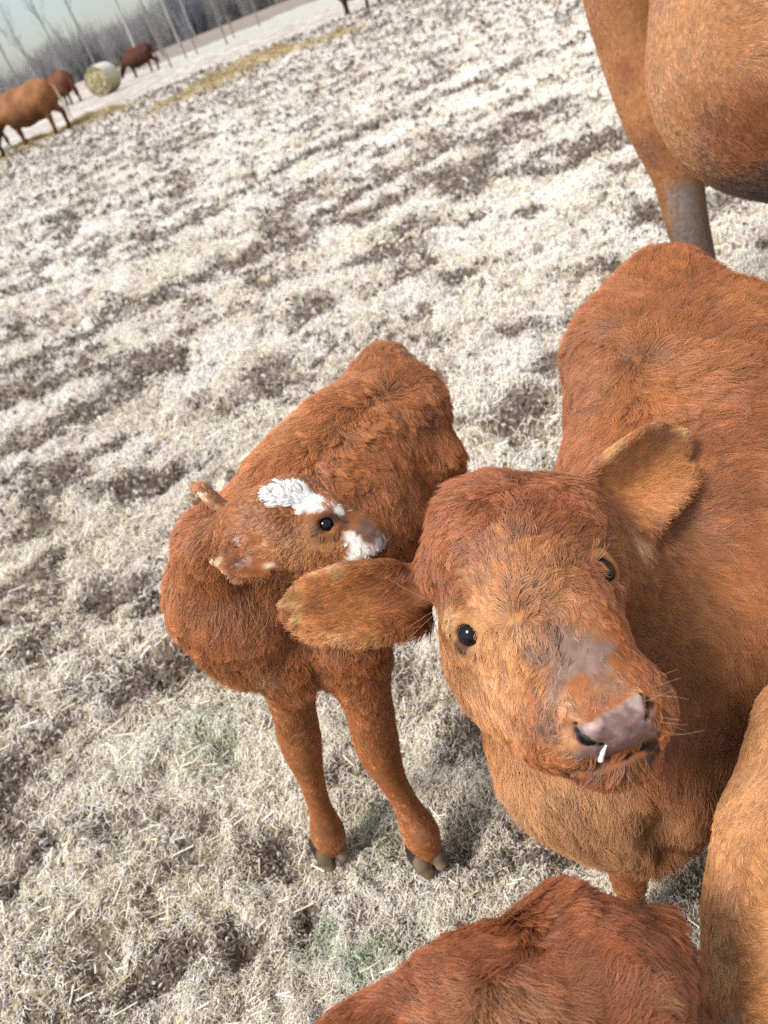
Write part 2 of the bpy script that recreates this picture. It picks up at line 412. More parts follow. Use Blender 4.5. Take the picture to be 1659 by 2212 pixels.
def ear_paint(pe, sh, rim, inner, r=.007, s_in=.8):
    n = len(sh)
    for i in range(3, n - 1):
        f = np.clip((i / n - .15) / .3, 0, 1)
        for j in (0, -1): pe.blobs.append((sh[i, j], r, np.array(rim), .75 * f, .9))
    for j in range(1, n - 1, 2): pe.blobs.append((sh[-2, j], r * 1.2, np.array(rim), .85, .8))
    for i in range(int(n * .18), int(n * .8), 3): pe.blobs.append((sh[i, n // 2 + (i % 5) - 2], r * 1.7, np.array(inner), s_in, .9))

def eyeball(name, c, r, parent):
    n, k = 16, 24; th = np.linspace(0, math.pi, n + 1); v = []; f = []
    for i in range(n + 1):
        for j in range(k): v.append([math.sin(th[i]) * math.cos(2 * math.pi * j / k), math.sin(th[i]) * math.sin(2 * math.pi * j / k), math.cos(th[i])])
    for i in range(n):
        for j in range(k): f.append([i * k + j, i * k + (j + 1) % k, (i + 1) * k + (j + 1) % k, (i + 1) * k + j][::-1])
    return newmesh(name, np.array(v) * r + c, np.array(f), M_EYE, parent, loc=c)
def sdf_part(name, f, lo, hi, h, material, parent, col, coarse=3):
    v, q = surface_net(f, np.asarray(lo, float), np.asarray(hi, float), h, coarse)
    c = col(v) if callable(col) else np.tile(np.array(col, float), (len(v), 1))
    return newmesh(name, v, q, material, parent, loc=v.mean(0), col=c)
def ground_h(p):
    """Height of the trodden ground at points (n,2)."""
    q = np.c_[p, np.zeros(len(p))]
    r = np.hypot(p[:, 0], p[:, 1]); fade = 1 / (1 + (r / 14) ** 2)
    h = 0.016 * fbm(q * [7, 8, 1], 3, 1) + 0.010 * fbm(q * 26, 3, 5) + 0.018 * fbm(q * [1.2, 1.5, 1], 2, 9)
    far = 0.022 * fbm(q * [0.8, 1.6, 1], 3, 13) * np.clip(r / 12, 0, 1)
    return h * (0.35 + 0.65 * fade) + far * np.clip(1.4 - r / 60, 0.2, 1) - 0.01
# ------------------------------------------------------------------ trodden, frosty ground out to the horizon
AZ = np.radians(np.concatenate([np.arange(-80, 85, 0.22), np.arange(85, 280, 6.0)]))
RR = np.concatenate([np.geomspace(0.16, 90, 640), np.geomspace(93, 2200, 60)])
def pt_xy(x, y): return G(x, y)[:2]
def band(p, pts, w):
    """1 on a polyline of ground points, falling to 0 at distance w."""
    d = np.full(len(p), 1e9)
    for a, b in zip(pts, pts[1:]):
        a, b = np.array(a), np.array(b); e = b - a; t = np.clip(((p - a) @ e) / (e @ e), 0, 1); d = np.minimum(d, np.hypot(*(p - a - t[:, None] * e).T))
    return np.clip(1 - d / w, 0, 1)
MUD = [(60, 1740, .06), (40, 1690, .05), (550, 1815, .055), (575, 795, .10), (1120, 870, .12), (130, 1010, .12), (250, 960, .10), (640, 520, .16), (600, 600, .14), (70, 1390, .08), (310, 1470, .06), (860, 545, .16), (90, 1120, .09), (40, 700, .13), (660, 670, .15), (1180, 1780, .05), (330, 2060, .05), (640, 1960, .04), (470, 2010, .04), (1590, 1900, .06), (1500, 1900, .05), (150, 1560, .06), (470, 1090, .06), (1060, 300, .25), (960, 380, .2), (120, 1290, .06), (30, 1880, .05), (300, 1330, .05), (590, 1330, .05), (990, 600, .12), (1180, 240, .25)]
GREEN = [(470, 1570, .13), (440, 1530, .09), (800, 1930, .10), (740, 2000, .10), (690, 1960, .06), (760, 1790, .05), (1560, 2010, .05)]
TRACKS = [[pt_xy(*q) for q in s] for s in ([(330, 520), (452, 445), (640, 350), (833, 265), (1010, 185), (1150, 120)], [(0, 820), (250, 690), (480, 575), (720, 450), (960, 330), (1190, 220)], [(0, 960), (140, 905), (330, 800)])]
HAY1 = [pt_xy(*q) for q in ((410, 208), (440, 192), (500, 160), (560, 132), (620, 112), (695, 90))]
HAY2 = [pt_xy(*q) for q in ((-60, 372), (0, 345), (60, 312), (150, 275), (250, 240))]
def ground_fields(p):
    q = np.c_[p, np.zeros(len(p))]; wp = p + 0.05 * np.stack([vnoise(q * 9, 61), vnoise(q * 9, 62)], 1)
    mud = np.zeros(len(p)); grn = np.zeros(len(p))
    near = np.hypot(*p.T) < 14
    for x, y, r in MUD: c = pt_xy(x, y); d = np.hypot(*(wp - c).T) / (r * 1.25); mud[near] = np.maximum(mud, np.clip(1.2 - d, 0, 1))[near]
    for x, y, r in GREEN: c = pt_xy(x, y); d = np.hypot(*(wp - c).T) / (r * 1.2); grn = np.maximum(grn, np.clip(1.05 - d, 0, 1) * np.clip(.5 + .9 * vnoise(q * 14, 66), 0, 1))
    wt = p + 0.07 * np.stack([vnoise(q * 1.7, 63), vnoise(q * 1.7, 64)], 1)
    for t in TRACKS: mud = np.maximum(mud, np.clip(band(wt, t, .20) * 1.8, 0, 1) * np.clip(.8 + .7 * vnoise(q * 4, 65), 0, 1))
    mud = np.maximum(mud, np.clip((fbm(q * [2.6, 3.2, 1], 4, 71) - .45) * 2.2, 0, .9) * np.clip(1.3 - np.hypot(*p.T) / 30, .35, 1))
    return mud, grn
gg, aa = np.meshgrid(RR, AZ, indexing='ij'); GP = np.c_[(gg * np.sin(aa)).ravel(), (gg * np.cos(aa)).ravel()]
mud, grn = ground_fields(GP)
gr = gg.ravel(); q3 = np.c_[GP, np.zeros(len(GP))]
hgt = ground_h(GP) - mud * 0.018 * np.clip(1.5 - gr / 12, .2, 1)
hgt += np.clip((gr - 90) / 900, 0, 1) * 3.0 * np.clip(.5 + aa.ravel() / .6, 0, 1.2)
NA = 750
def lookup(M, p):
    r = np.log(np.clip(np.hypot(p[:, 0], p[:, 1]), .161, 89) / .16) / math.log(90 / .16) * 639
    a = (np.degrees(np.arctan2(p[:, 0], p[:, 1])) + 80) / .22; a = np.clip(a, 0, NA - 2)
    i, j = np.floor(r).astype(int), np.floor(a).astype(int); i = np.clip(i, 0, 638); u, w = r - i, a - j
    return M[i, j] * (1 - u) * (1 - w) + M[i + 1, j] * u * (1 - w) + M[i, j + 1] * (1 - u) * w + M[i + 1, j + 1] * u * w
n1 = fbm(q3 * [3.5, 4.5, 1], 4, 81); n2 = fbm(q3 * 22, 3, 85); n3 = fbm(q3 * [.35, .8, 1], 3, 88)
n4 = fbm(q3 * [5.0, 6.5, 1], 5, 95, .62); n5 = fbm(q3 * [1.1, 1.8, 1], 3, 97); n6 = fbm(q3 * [12, 15, 1], 3, 99)
clod = np.clip((n4 - .30 + .40 * n6 + .30 * n2 + .35 * n5) * 2.4, 0, 1) * np.clip((gr - .9) / 1.5, .35, 1)
hgt = hgt + (.010 * n6 - .013 * clod + .009 * n2) * np.clip(1.5 - gr / 16, .35, 1)
HMAP = hgt.reshape(gg.shape); MUDMAP = mud.reshape(gg.shape); GRNMAP = grn.reshape(gg.shape); CLOD = clod.reshape(gg.shape); TUFT = n6.reshape(gg.shape)
STRAW, FROST, SOIL, GRASS = np.array((.42, .35, .26)), np.array((.80, .78, .75)), np.array((.105, .080, .062)), np.array((.30, .34, .20))
def lerp(a, b, t): return a + (b - a) * np.clip(t, 0, 1)[:, None]
farf = np.clip((gr - 2.0) / 5, 0, 1)
gc = lerp(np.tile(np.array((.21, .165, .12)), (len(GP), 1)), STRAW, np.clip((gr - 1.2) / 3, 0, 1))
gc = lerp(gc, FROST, (.30 + .45 * n1 + .35 * n2 + .25 * n3) * (.25 + .60 * farf) + .16 * farf)
gc = lerp(gc, GRASS, grn * .6)
gc = lerp(gc, np.array((.19, .15, .12)) + np.clip((gr - 4) / 10, 0, 1)[:, None] * .06, clod * .9 * np.clip(1.25 - gr / 80, .25, 1))
gc = lerp(gc, SOIL, np.clip(mud * (1.1 + .6 * n2), 0, .95))
gc = lerp(gc, FROST, np.clip(-n4 - .12 - .3 * n6, 0, 1) * 1.2 * farf)
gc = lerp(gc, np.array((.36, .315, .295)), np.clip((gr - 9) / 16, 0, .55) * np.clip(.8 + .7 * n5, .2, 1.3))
b1 = np.maximum(band(GP, HAY1, 1.5), band(GP, HAY2, 2.0)); gc = lerp(gc, np.array((.42, .33, .17)), b1 * (1.1 + .6 * n1))
azd = np.degrees(aa.ravel()); dn = gr * (1 + .10 * fbm(np.c_[azd * .35, gr * .02, gr * 0], 3, 91))
on = np.clip((azd + 4) / 3, 0, 1)
gc = lerp(gc, np.array((.44, .45, .39)), ((dn > 49) & (dn < 84)) * on * .65)
gc = lerp(gc, np.array((.24, .20, .165)), (dn >= 84) * np.clip((azd + 9) / 3, .4, 1) * .9)
gm = mat_attr('frosty ground', rough=.9, spec=.1, noise=.55, nscale=75, bump=.02)
nr_, na_ = gg.shape; I = np.arange(nr_ * na_).reshape(nr_, na_)
J = np.concatenate([I, I[:, :1]], 1)
quads = np.stack([J[:-1, :-1], J[:-1, 1:], J[1:, 1:], J[1:, :-1]], -1).reshape(-1, 4)[:, ::-1]
gv = np.c_[GP, hgt]
ci = np.argmin(gr); cen = len(gv); gv = np.vstack([gv, [[0, 0, -.01]]]); gc2 = np.vstack([gc, STRAW[None]])
fan = np.stack([J[0, 0:-2:2], J[0, 1:-1:2], J[0, 2::2], np.full(len(J[0, 2::2]), cen)], 1)
quads = np.concatenate([quads, fan])
ground = newmesh('ground', gv, quads, gm, col=gc2); tag(ground, kind='structure')
# ------------------------------------------------------------------ hay litter and frosted grass
M_STRAW = mat_hair('straw', rough=.7, spec=.2, root=1.0, tip=1.0, keep=.35)
def litter(name, n, rmin, rmax, azl, azh, ln, wd_, seed, cols, probs, curl=1.0, straight=False, hump=.010, frost=True):
    r_ = np.random.default_rng(seed)
    r = np.exp(r_.uniform(np.log(rmin), np.log(rmax), n * 3)); a = np.radians(r_.uniform(azl, azh, n * 3)); p = np.c_[r * np.sin(a), r * np.cos(a)]
    m_ = lookup(MUDMAP, p); dens = np.clip(.75 + .5 * fbm(np.c_[p * 9, r * 0], 3, seed), .15, 1) * np.clip(1 - 1.1 * m_, .01, 1) ** 2 * np.clip(1.25 - r / 32, .0, 1) * (1 - .95 * lookup(CLOD, p)) ** 1.5 * np.clip(.70 + .75 * lookup(TUFT, p), .16, 1)
    k = np.nonzero(r_.random(len(p)) < dens)[0][:n]; p, r = p[k], r[k]; n = len(p)
    sc = np.clip(r, .75, 20) ** .55
    L = ln * sc * r_.uniform(.45, 1.5, n); th = np.where(r_.random(n) < .5, .75 + .45 * r_.standard_normal(n), r_.uniform(0, 2 * math.pi, n))
    cu = 0 if straight else curl * r_.standard_normal(n) * 1.3; K = 2 if straight else 5
    s = np.linspace(-.5, .5, K)[None]
    ang = th[:, None] + (np.zeros((1, K)) if straight else cu[:, None] * s * 2)
    step = L[:, None] / K
    x = p[:, :1] + np.cumsum(np.cos(ang) * step, 1) - .5 * L[:, None] * np.cos(th)[:, None]; y = p[:, 1:] + np.cumsum(np.sin(ang) * step, 1) - .5 * L[:, None] * np.sin(th)[:, None]
    z = np.stack([lookup(HMAP, np.c_[x[:, i], y[:, i]]) for i in range(K)], 1)
    up = r_.uniform(.0, 1, n) ** 2
    z = z + .002 * sc[:, None] + hump * sc[:, None] * up[:, None] * (1 + (0 if straight else 1.2 * s * r_.choice([-1, 1], n)[:, None])) + .003 * r_.standard_normal((n, K)) * sc[:, None]
    ci = r_.choice(len(cols), n, p=probs); c = np.array(cols)[ci]
    g_ = lookup(GRNMAP, p); f = np.clip(.4 + .6 * fbm(np.c_[p * [3.5, 4.5], r * 0], 3, 81), 0, 1)
    if frost: c = lerp(c, FROST * 1.12, f * r_.uniform(.1, 1, n) + .08 * np.clip((r - 1) / 3, 0, 1)); c = lerp(c, np.where((r_.random(n) < .35)[:, None], (.20, .30, .10), (.62, .70, .58)), g_ * 1.6 * r_.uniform(0.2, 1, n))
    c = c * r_.uniform(.75, 1.15, n)[:, None]
    w_ = (wd_ * sc ** 1.3 * r_.uniform(.6, 1.4, n))[:, None] * np.ones((1, K)) if straight else (wd_ * sc ** 1.3 * r_.uniform(.6, 1.4, n))[:, None] * np.array([[.6, 1, 1, .9, .4]])
    nr2 = norm(np.c_[.25 * r_.standard_normal(n), .25 * r_.standard_normal(n), np.ones(n)])
    return strands(name, np.stack([x, y, z], -1), w_, np.clip(c, .01, .92), nr2, M_STRAW)
SC = [(.80, .72, .57), (.86, .81, .70), (.58, .46, .31), (.26, .19, .13), (.90, .88, .84)]
o = litter('hay_litter', 640000, .40, 34, -72, 74, .021, .00047, 11, SC, [.3, .28, .16, .08, .18], curl=.5, hump=.007); tag(o, 'frosted hay and curled dead grass littering the trodden ground', 'hay litter', kind='stuff')
o = litter('straw_stalks', 5200, .42, 6, -70, 70, .055, .0011, 12, [(.78, .72, .58), (.82, .78, .70), (.62, .52, .34)], [.4, .35, .25], straight=True, hump=.014, frost=False); tag(o, 'stiff pale straw stalks lying among the litter', 'straw', kind='stuff')

def crumbs(n, seed):
    r_ = np.random.default_rng(seed); r = np.exp(r_.uniform(np.log(.4), np.log(32), n * 3)); a = np.radians(r_.uniform(-72, 74, n * 3)); p = np.c_[r * np.sin(a), r * np.cos(a)]
    k = np.nonzero(r_.random(len(p)) < np.clip(.06 + lookup(CLOD, p) + lookup(MUDMAP, p), 0, 1))[0][:n]; p, r = p[k], r[k]; n = len(p); sc = np.clip(r, .8, 30) ** .75
    th = r_.uniform(0, 6.28, n); L = .010 * sc * r_.uniform(.4, 1.6, n); s_ = np.linspace(-.5, .5, 3)[None]
    x = p[:, :1] + L[:, None] * s_ * np.cos(th)[:, None]; y = p[:, 1:] + L[:, None] * s_ * np.sin(th)[:, None]; z = np.repeat(lookup(HMAP, p)[:, None], 3, 1) + .001 + .004 * r_.standard_normal((n, 3)) * sc[:, None]
    c = np.array([(.13, .10, .078), (.20, .16, .13), (.09, .068, .052), (.46, .43, .41), (.30, .25, .19)])[r_.choice(5, n, p=[.32, .26, .2, .1, .12])] * r_.uniform(.7, 1.2, n)[:, None]
    return strands('mud_crumbs', np.stack([x, y, z], -1), (.0019 * sc * r_.uniform(.4, 1.5, n))[:, None] * np.array([[.6, 1, .6]]), c, norm(np.c_[.3 * r_.standard_normal((n, 2)), np.ones(n)]), M_STRAW)
tag(crumbs(170000, 15), 'crumbs of dark frozen mud in the bare patches', 'mud', kind='stuff')

def hay_heap(name, path, w, n, seed, h=.10):
    r_ = np.random.default_rng(seed); path = [np.array(a) for a in path]
    seg = r_.integers(0, len(path) - 1, n); t = r_.random(n); A = np.array(path)[seg]; B = np.array(path)[seg + 1]
    p = A + (B - A) * t[:, None] + r_.standard_normal((n, 2)) * w * .36
    d = np.clip(1 - np.abs(np.linalg.norm(p - (A + (B - A) * t[:, None]), axis=1)) / w, 0, 1)
    lump = np.clip(.5 + .9 * fbm(np.c_[p * 1.1, p[:, :1] * 0], 3, seed), 0, 1.4); keep = r_.random(n) < .15 + lump; p, d, lump = p[keep], d[keep], lump[keep]; n = len(p)
    L = r_.uniform(.12, .30, n); th = r_.uniform(0, 6.28, n); s = np.linspace(-.5, .5, 4)[None]
    an = th[:, None] + s * r_.standard_normal(n)[:, None]
    x = p[:, :1] + L[:, None] * s * np.cos(an); y = p[:, 1:] + L[:, None] * s * np.sin(an)
    z = lookup(HMAP, p)[:, None] + (h * d * lump * r_.random(n))[:, None] + .01 + .03 * r_.random(n)[:, None] * (1 - 4 * s * s)
    c = np.array([(.40, .30, .145), (.46, .36, .20), (.28, .20, .09), (.54, .45, .29)])[r_.integers(0, 4, n)] * r_.uniform(.7, 1.15, n)[:, None]
    return strands(name, np.stack([x, y, z], -1), np.full((n, 4), .0055) * r_.uniform(.6, 1.4, n)[:, None], c, norm(np.c_[.3 * r_.standard_normal((n, 2)), np.ones(n)]), M_STRAW)
tag(hay_heap('spread_hay', HAY1, 1.35, 42000, 5, h=.2), 'long yellow strip of hay spread across the pasture', 'hay', kind='stuff')
tag(hay_heap('spread_hay', HAY2, 1.4, 30000, 6, h=.16), 'yellow hay strewn under the tan cow at the left edge', 'hay', kind='stuff')

# ------------------------------------------------------------------ round bale, trees, distant wood
def tube(path, rad, sides=6):
    path = np.array(path, float); n = len(path); t = norm(np.gradient(path, axis=0)); ref = np.array([.31, .27, .9]); v = []
    for i in range(n):
        a = norm(np.cross(t[i], ref)); b = np.cross(t[i], a)
        for k in range(sides):
            th = 2 * math.pi * k / sides; v.append(path[i] + rad[i] * (math.cos(th) * a + math.sin(th) * b))
    f = [(i * sides + k, i * sides + (k + 1) % sides, (i + 1) * sides + (k + 1) % sides, (i + 1) * sides + k) for i in range(n - 1) for k in range(sides)]
    return np.array(v), np.array(f)
def tubes(list_):
    V, Fc, o_ = [], [], 0
    for p, r, s in list_:
        v, f = tube(p, r, s); V.append(v); Fc.append(f + o_); o_ += len(v)
    return np.concatenate(V), np.concatenate(Fc)
M_BARK = mat('grey bark', (.23, .21, .20), .9, .1); M_BIRCH = mat('pale bark', (.40, .38, .36), .9, .1); M_TWIG = mat('twigs', (.21, .185, .18), .9, .05)
def bare_tree(label, base, hgt_, r0, seed, bark, lean=(0, 0), group='bare trees beyond the pasture', name='bare_tree', first=.4, nb=16):
    r_ = np.random.default_rng(seed); base = np.array(base, float); root = empty(name, base); tag(root, label, 'tree', group)
    n = 10; s = np.linspace(0, 1, n)
    path = base + np.c_[lean[0] * s ** 1.4 + .02 * hgt_ * np.cumsum(r_.standard_normal(n)) * .2, lean[1] * s + .02 * hgt_ * np.cumsum(r_.standard_normal(n)) * .2, s * hgt_ - .1]
    rad = r0 * (1 - .88 * s) + .004
    v, f = tube(path, rad, 8); newmesh('trunk', v, f, bark, root, loc=base)
    br = []
    def branch(p, d, l, r, lev):
        m = 5; pts = [p]; dd = d.copy()
        for i in range(m): dd = norm(dd + np.array([*(r_.standard_normal(2) * .16), .14])); pts.append(pts[-1] + dd * l / m)
        br.append((pts, np.linspace(r, r * .25, m + 1), 4 if lev == 0 else 3))
        if lev < 2:
            for _ in range(4 if lev == 0 else 3):
                j = r_.integers(1, m + 1); nd = norm(dd + r_.standard_normal(3) * .55 + [0, 0, .25]); branch(pts[j], nd, l * r_.uniform(.35, .6), r * .5, lev + 1)
    for i in range(nb):
        u = first + (1 - first) * (i + r_.random()) / nb; j = u * (n - 1); k = min(int(j), n - 2); p = path[k] + (path[k + 1] - path[k]) * (j - k); a = r_.uniform(0, 6.28)
        branch(p, norm(np.array([math.cos(a), math.sin(a), 1.1])), hgt_ * .30 * (1.15 - u * .7), max(r0 * .33 * (1.1 - u), .008), 0)
    v, f = tubes(br); newmesh('crown', v, f, M_TWIG, root, loc=path[int(n * .65)])
    return root
def tree_at(label, x0, y0, dist, hgt_, r0, seed, bark, **kw):
    d = ray(x0, y0); a = math.atan2(d[0], d[1]); b = np.array([dist * math.sin(a), dist * math.cos(a), 0]); return bare_tree(label, b, hgt_, r0, seed, bark, **kw)
tree_at('tall pale trunked bare tree rising behind the dark red cow beside the bale', 293, 112, 78, 24, .12, 1, M_BIRCH, first=.5)
tree_at('pale slanting bare tree, second to the right of the bale, against the dark wood', 384, 85, 95, 24, .12, 2, M_BIRCH, first=.5)
tree_at('thinner pale bare tree just right of the slanting pale one', 413, 62, 110, 22, .10, 3, M_BIRCH, first=.5)
tree_at('wispy bare tree standing up above the wood behind the round bale', 205, 140, 120, 17, .18, 4, M_BARK, first=.45, nb=18)
tree_at('bare tree with fine twigs above the wood, left of the one behind the bale', 150, 170, 130, 15, .16, 5, M_BARK, first=.45, nb=18)
tree_at('leftmost thin bare tree reaching above the wood over the tan cow', 10, 220, 115, 13, .15, 6, M_BARK, first=.4, nb=18)
tree_at('bare tree above the tan cow back, between the leftmost tree and the twiggy clump', 55, 205, 120, 14.5, .16, 7, M_BARK, first=.4, nb=18)
tree_at('twiggy bare tree above the wood straight over the tan cow rump', 95, 190, 125, 12, .15, 8, M_BARK, first=.4, nb=18)
tree_at('slim bare tree between the two pale trunks, dark against the wood', 345, 100, 105, 14, .14, 9, M_BARK, nb=14)
for i, (x, y, d_, h_, lb) in enumerate([(369, 140, 52, 2.6, 'dark leafless sapling nearest the dark red cow, at the edge of the pale strip'), (400, 118, 60, 3.2, 'leafless sapling in the pale strip, second from the dark red cow'), (425, 112, 60, 2.4, 'short leafless sapling in the pale strip, third from the dark red cow'), (489, 92, 55, 3.0, 'taller leafless sapling in the middle of the pale strip'), (505, 80, 64, 2.2, 'bushy low sapling beside the taller one in the pale strip'), (560, 52, 70, 3.4, 'leafless sapling at the upper right end of the pale strip')]):
    tree_at(lb, x, y, d_, h_, .06, 40 + i, M_BARK, group='leafless saplings in the pale strip', name='sapling', first=.2, nb=12)
def wood():
    r_ = np.random.default_rng(77); n = 1900; a = np.radians(r_.uniform(-32, 30, n)); d = r_.uniform(215, 300, n); T = 30
    ht = np.clip(7.6 + 1.8 * vnoise(np.c_[a * 26, a * 0, a * 0], 3) + 2.2 * r_.standard_normal(n) * .6 + .3 * np.clip(np.degrees(a) + 6, 0, 30) - .9 * np.clip(-np.degrees(a) - 9, 0, 2.5) + .02 * (d - 215), 3.5, 18)
    K = 4; s = np.linspace(0, 1, K)[None, :, None]
    b = np.c_[d * np.sin(a), d * np.cos(a), np.clip((d - 90) / 900, 0, 1) * 3 * np.clip(.5 + a / .6, 0, 1.2) - .3]
    b = np.repeat(b, T, 0); hh = np.repeat(ht, T); m_ = len(b)
    sp = np.c_[r_.standard_normal((m_, 2)) * .20, np.ones(m_)] * (hh * r_.uniform(.35, 1.0, m_))[:, None]
    st = np.c_[r_.standard_normal((m_, 2)) * .6, (hh * .35 * r_.random(m_))]
    p = (b + st)[:, None] + sp[:, None] * s * np.array([1, 1, .8]) + np.array([0, 0, .1]) * (s ** 2) * hh[:, None, None]
    base = np.array((.215, .205, .208)); tone = np.repeat(.75 + .5 * r_.random(n), T)
    c = base[None] * tone[:, None] * r_.uniform(.8, 1.2, m_)[:, None]
    dk = np.repeat((np.degrees(a) > -1) & (vnoise(np.c_[a * 40, a * 0, a * 0], 9) > -.1), T); c[dk] = c[dk] * np.array((.74, .80, .92))
    return strands('distant_wood', p, (np.repeat(r_.uniform(.05, .13, n), T))[:, None] * np.linspace(1, .35, K)[None], c, np.tile([0, -.7, .7], (m_, 1)), M_STRAW)
tag(wood(), 'grey leafless wood along the far edge of the pasture', 'wood', kind='stuff')

def bale():
    c = G(232, 204); c[2] = 0; R_, L_ = .72, 1.3; ax = norm(np.array([.42, .91, 0])); sd_ = np.array([-ax[1], ax[0], 0]); up = np.array([0, 0, 1.0])
    root = empty('hay_bale', c); tag(root, 'round hay bale in pale net wrap between two dark cows', 'hay bale')
    f0 = c + up * R_ * .97 - ax * L_ * .3; k = 48; prof = [(0, .04), (0, .10), (.02, .86), (-.03, .95), (-.06, 1.0)]
    V, Fc = [], []
    for i, (dx, rr) in enumerate([(.06, .001)] + [(.05 - .05 * j / 10 + .02 * math.sin(j * 2.4), .1 + .085 * j) for j in range(11)] + [(.02, 1.0)]):
        for j in range(k):
            th = 2 * math.pi * j / k; w_ = .015 * math.sin(th * 7 + i) + .012 * math.sin(th * 13 + i * 2.1); rr2 = min(rr, .985) * (1 if rr < .9 else 1)
            V.append(f0 - ax * (dx * .6 + w_) + (sd_ * math.cos(th) + up * math.sin(th)) * R_ * rr2)
    for i in range(12):
        for j in range(k): Fc.append((i * k + j, i * k + (j + 1) % k, (i + 1) * k + (j + 1) % k, (i + 1) * k + j))
    V = np.array(V); l = V - f0; rr = np.linalg.norm(l - np.outer(l @ ax, ax), axis=1) / R_
    dark = np.clip(np.sin(rr * 9 + 2 * fbm(V * 4, 2, 3)) * .5 + .5 + .5 * fbm(V * 7, 3, 4), 0, 1)
    col = np.array((.42, .37, .23)) + (np.array((.13, .115, .06)) - np.array((.42, .37, .23))) * (dark * np.clip(1.35 - np.abs(rr - .62) * 2.2, .2, 1))[:, None]
    newmesh('cut_end', V, np.array(Fc), mat_attr('hay end', rough=.95, noise=.5, nscale=14, bump=.05), root, loc=f0, col=col)
    V, Fc = [], []; ns = 10
    for i in range(ns + 1):
        for j in range(k):
            th = 2 * math.pi * j / k; sag = 1 - .03 * (math.sin(th) < -.6); bul = 1 + .012 * math.sin(i * 1.9 + j * .6) - .03 * (i in (0, ns))
            V.append(f0 + ax * L_ * i / ns + (sd_ * math.cos(th) + up * math.sin(th) * sag) * R_ * bul)
    for i in range(ns):
        for j in range(k): Fc.append((i * k + j, (i + 1) * k + j, (i + 1) * k + (j + 1) % k, i * k + (j + 1) % k))
    n0 = len(V); V.append(f0 + ax * (L_ + .02)); V = np.array(V)
    Fc = Fc + [(ns * k + j, n0, n0, ns * k + (j + 1) % k) for j in range(0)]
    th = np.arctan2((V - f0) @ up, (V - f0) @ sd_); t = np.clip(np.sin(th) * .9 + .25, 0, 1)
    col = np.array((.36, .33, .20)) + (np.array((.62, .60, .51)) - np.array((.36, .33, .20))) * t[:, None]
    newmesh('net_wrap', V, np.array(Fc), mat_attr('net wrap', rough=.8, noise=.25, nscale=9, bump=.02), root, loc=f0 + ax * .6, col=col)
bale()

# ------------------------------------------------------------------ cattle far off in the pasture
M_COW = mat_attr('far hide', rough=.75, noise=.22, nscale=6)
def far_cow(label, name, rear, heading, base, leg, graze=True, sc=1.0, tail_col=None, stride=.12, belly=None, seed=0, h=.022):
    b = Body(); X = lambda x, y, z: np.array([x, y, z]) * sc
    def ch(pts, k): b.wchain([(*X(x, y, z), r * sc) for x, y, z, r in pts], k * sc)
    ch([(0, 0, .98, .29), (.35, 0, .84, .38), (.85, 0, .80, .40), (1.20, 0, .86, .34)], .12)
    ch([(-.06, .0, 1.12, .16), (.2, 0, 1.12, .2), (.8, 0, 1.05, .24), (1.25, 0, 1.10, .20)], .12)
    ch([(1.25, 0, .80, .24), (1.40, 0, .82, .22)], .1)
    if graze: ch([(1.30, 0, 1.0, .23), (1.70, 0, .72, .155), (1.92, 0, .48, .13)], .1); ch([(1.95, 0, .46, .12), (2.08, .0, .22, .075)], .04); hd = (1.92, .52)
    else: ch([(1.30, 0, 1.02, .23), (1.68, 0, 1.18, .15), (1.85, 0, 1.22, .14)], .1); ch([(1.88, 0, 1.22, .125), (2.22, 0, 1.06, .075)], .04); hd = (1.85, 1.28)
    for s in (-1, 1): ch([(hd[0], s * .10, hd[1], .05), (hd[0] - .04, s * .24, hd[1] + .02, .035)], .03)
    for s in (-1, 1):
        st = stride * s
        ch([(.02, s * .17, .92, .20), (.10 + st * .4, s * .18, .66, .125), (-.04 + st, s * .17, .46, .068), (-.02 + st, s * .17, .14, .048), (.02 + st, s * .17, .03, .062)], .05)
        ch([(1.24, s * .19, .80, .17), (1.24 - st * .4, s * .17, .56, .10), (1.25 - st, s * .16, .38, .062), (1.24 - st, s * .16, .12, .045), (1.27 - st, s * .16, .03, .060)], .05)
    lo, hi = b.bounds(); v, q = surface_net(b, lo, hi, h)
    zz = v[:, 2] / sc; base, leg = np.array(base), np.array(leg)
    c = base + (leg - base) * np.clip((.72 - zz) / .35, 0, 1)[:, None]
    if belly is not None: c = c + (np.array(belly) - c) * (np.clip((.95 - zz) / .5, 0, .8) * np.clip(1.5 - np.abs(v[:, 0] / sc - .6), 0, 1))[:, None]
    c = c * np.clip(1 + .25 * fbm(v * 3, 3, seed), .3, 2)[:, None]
    ca, sa = math.cos(heading), math.sin(heading); Rm = np.array([[ca, -sa, 0], [sa, ca, 0], [0, 0, 1]]); rear = np.array([rear[0], rear[1], 0])
    root = empty(name, rear + Rm @ np.array([.6 * sc, 0, 0])); tag(root, label, 'cow', 'cattle feeding in the distance')
    newmesh('body', v @ Rm.T + rear, q, M_COW, root, loc=rear + Rm @ X(.6, 0, .9), col=c)
    tp = np.array([X(-.26, 0, 1.16), X(-.36, .0, 1.0), X(-.40, .03, .7), X(-.42, .04, .45), X(-.42, .04, .22)]); tv, tf = tube(tp, np.array([.045, .035, .028, .06, .02]) * sc, 8)
    tcol = np.array(tail_col if tail_col is not None else base); tt = np.clip((X(0, 0, 1.2)[2] - tv[:, 2]) / (.7 * sc), 0, 1)
    newmesh('tail', tv @ Rm.T + rear, tf, M_COW, root, loc=tp[0] @ Rm.T + rear, col=base + (tcol - base) * tt[:, None])
    return root
def heading_to(a, b): return math.atan2(b[1] - a[1], b[0] - a[0])
r1, f1 = G(138, 285), G(34, 323)
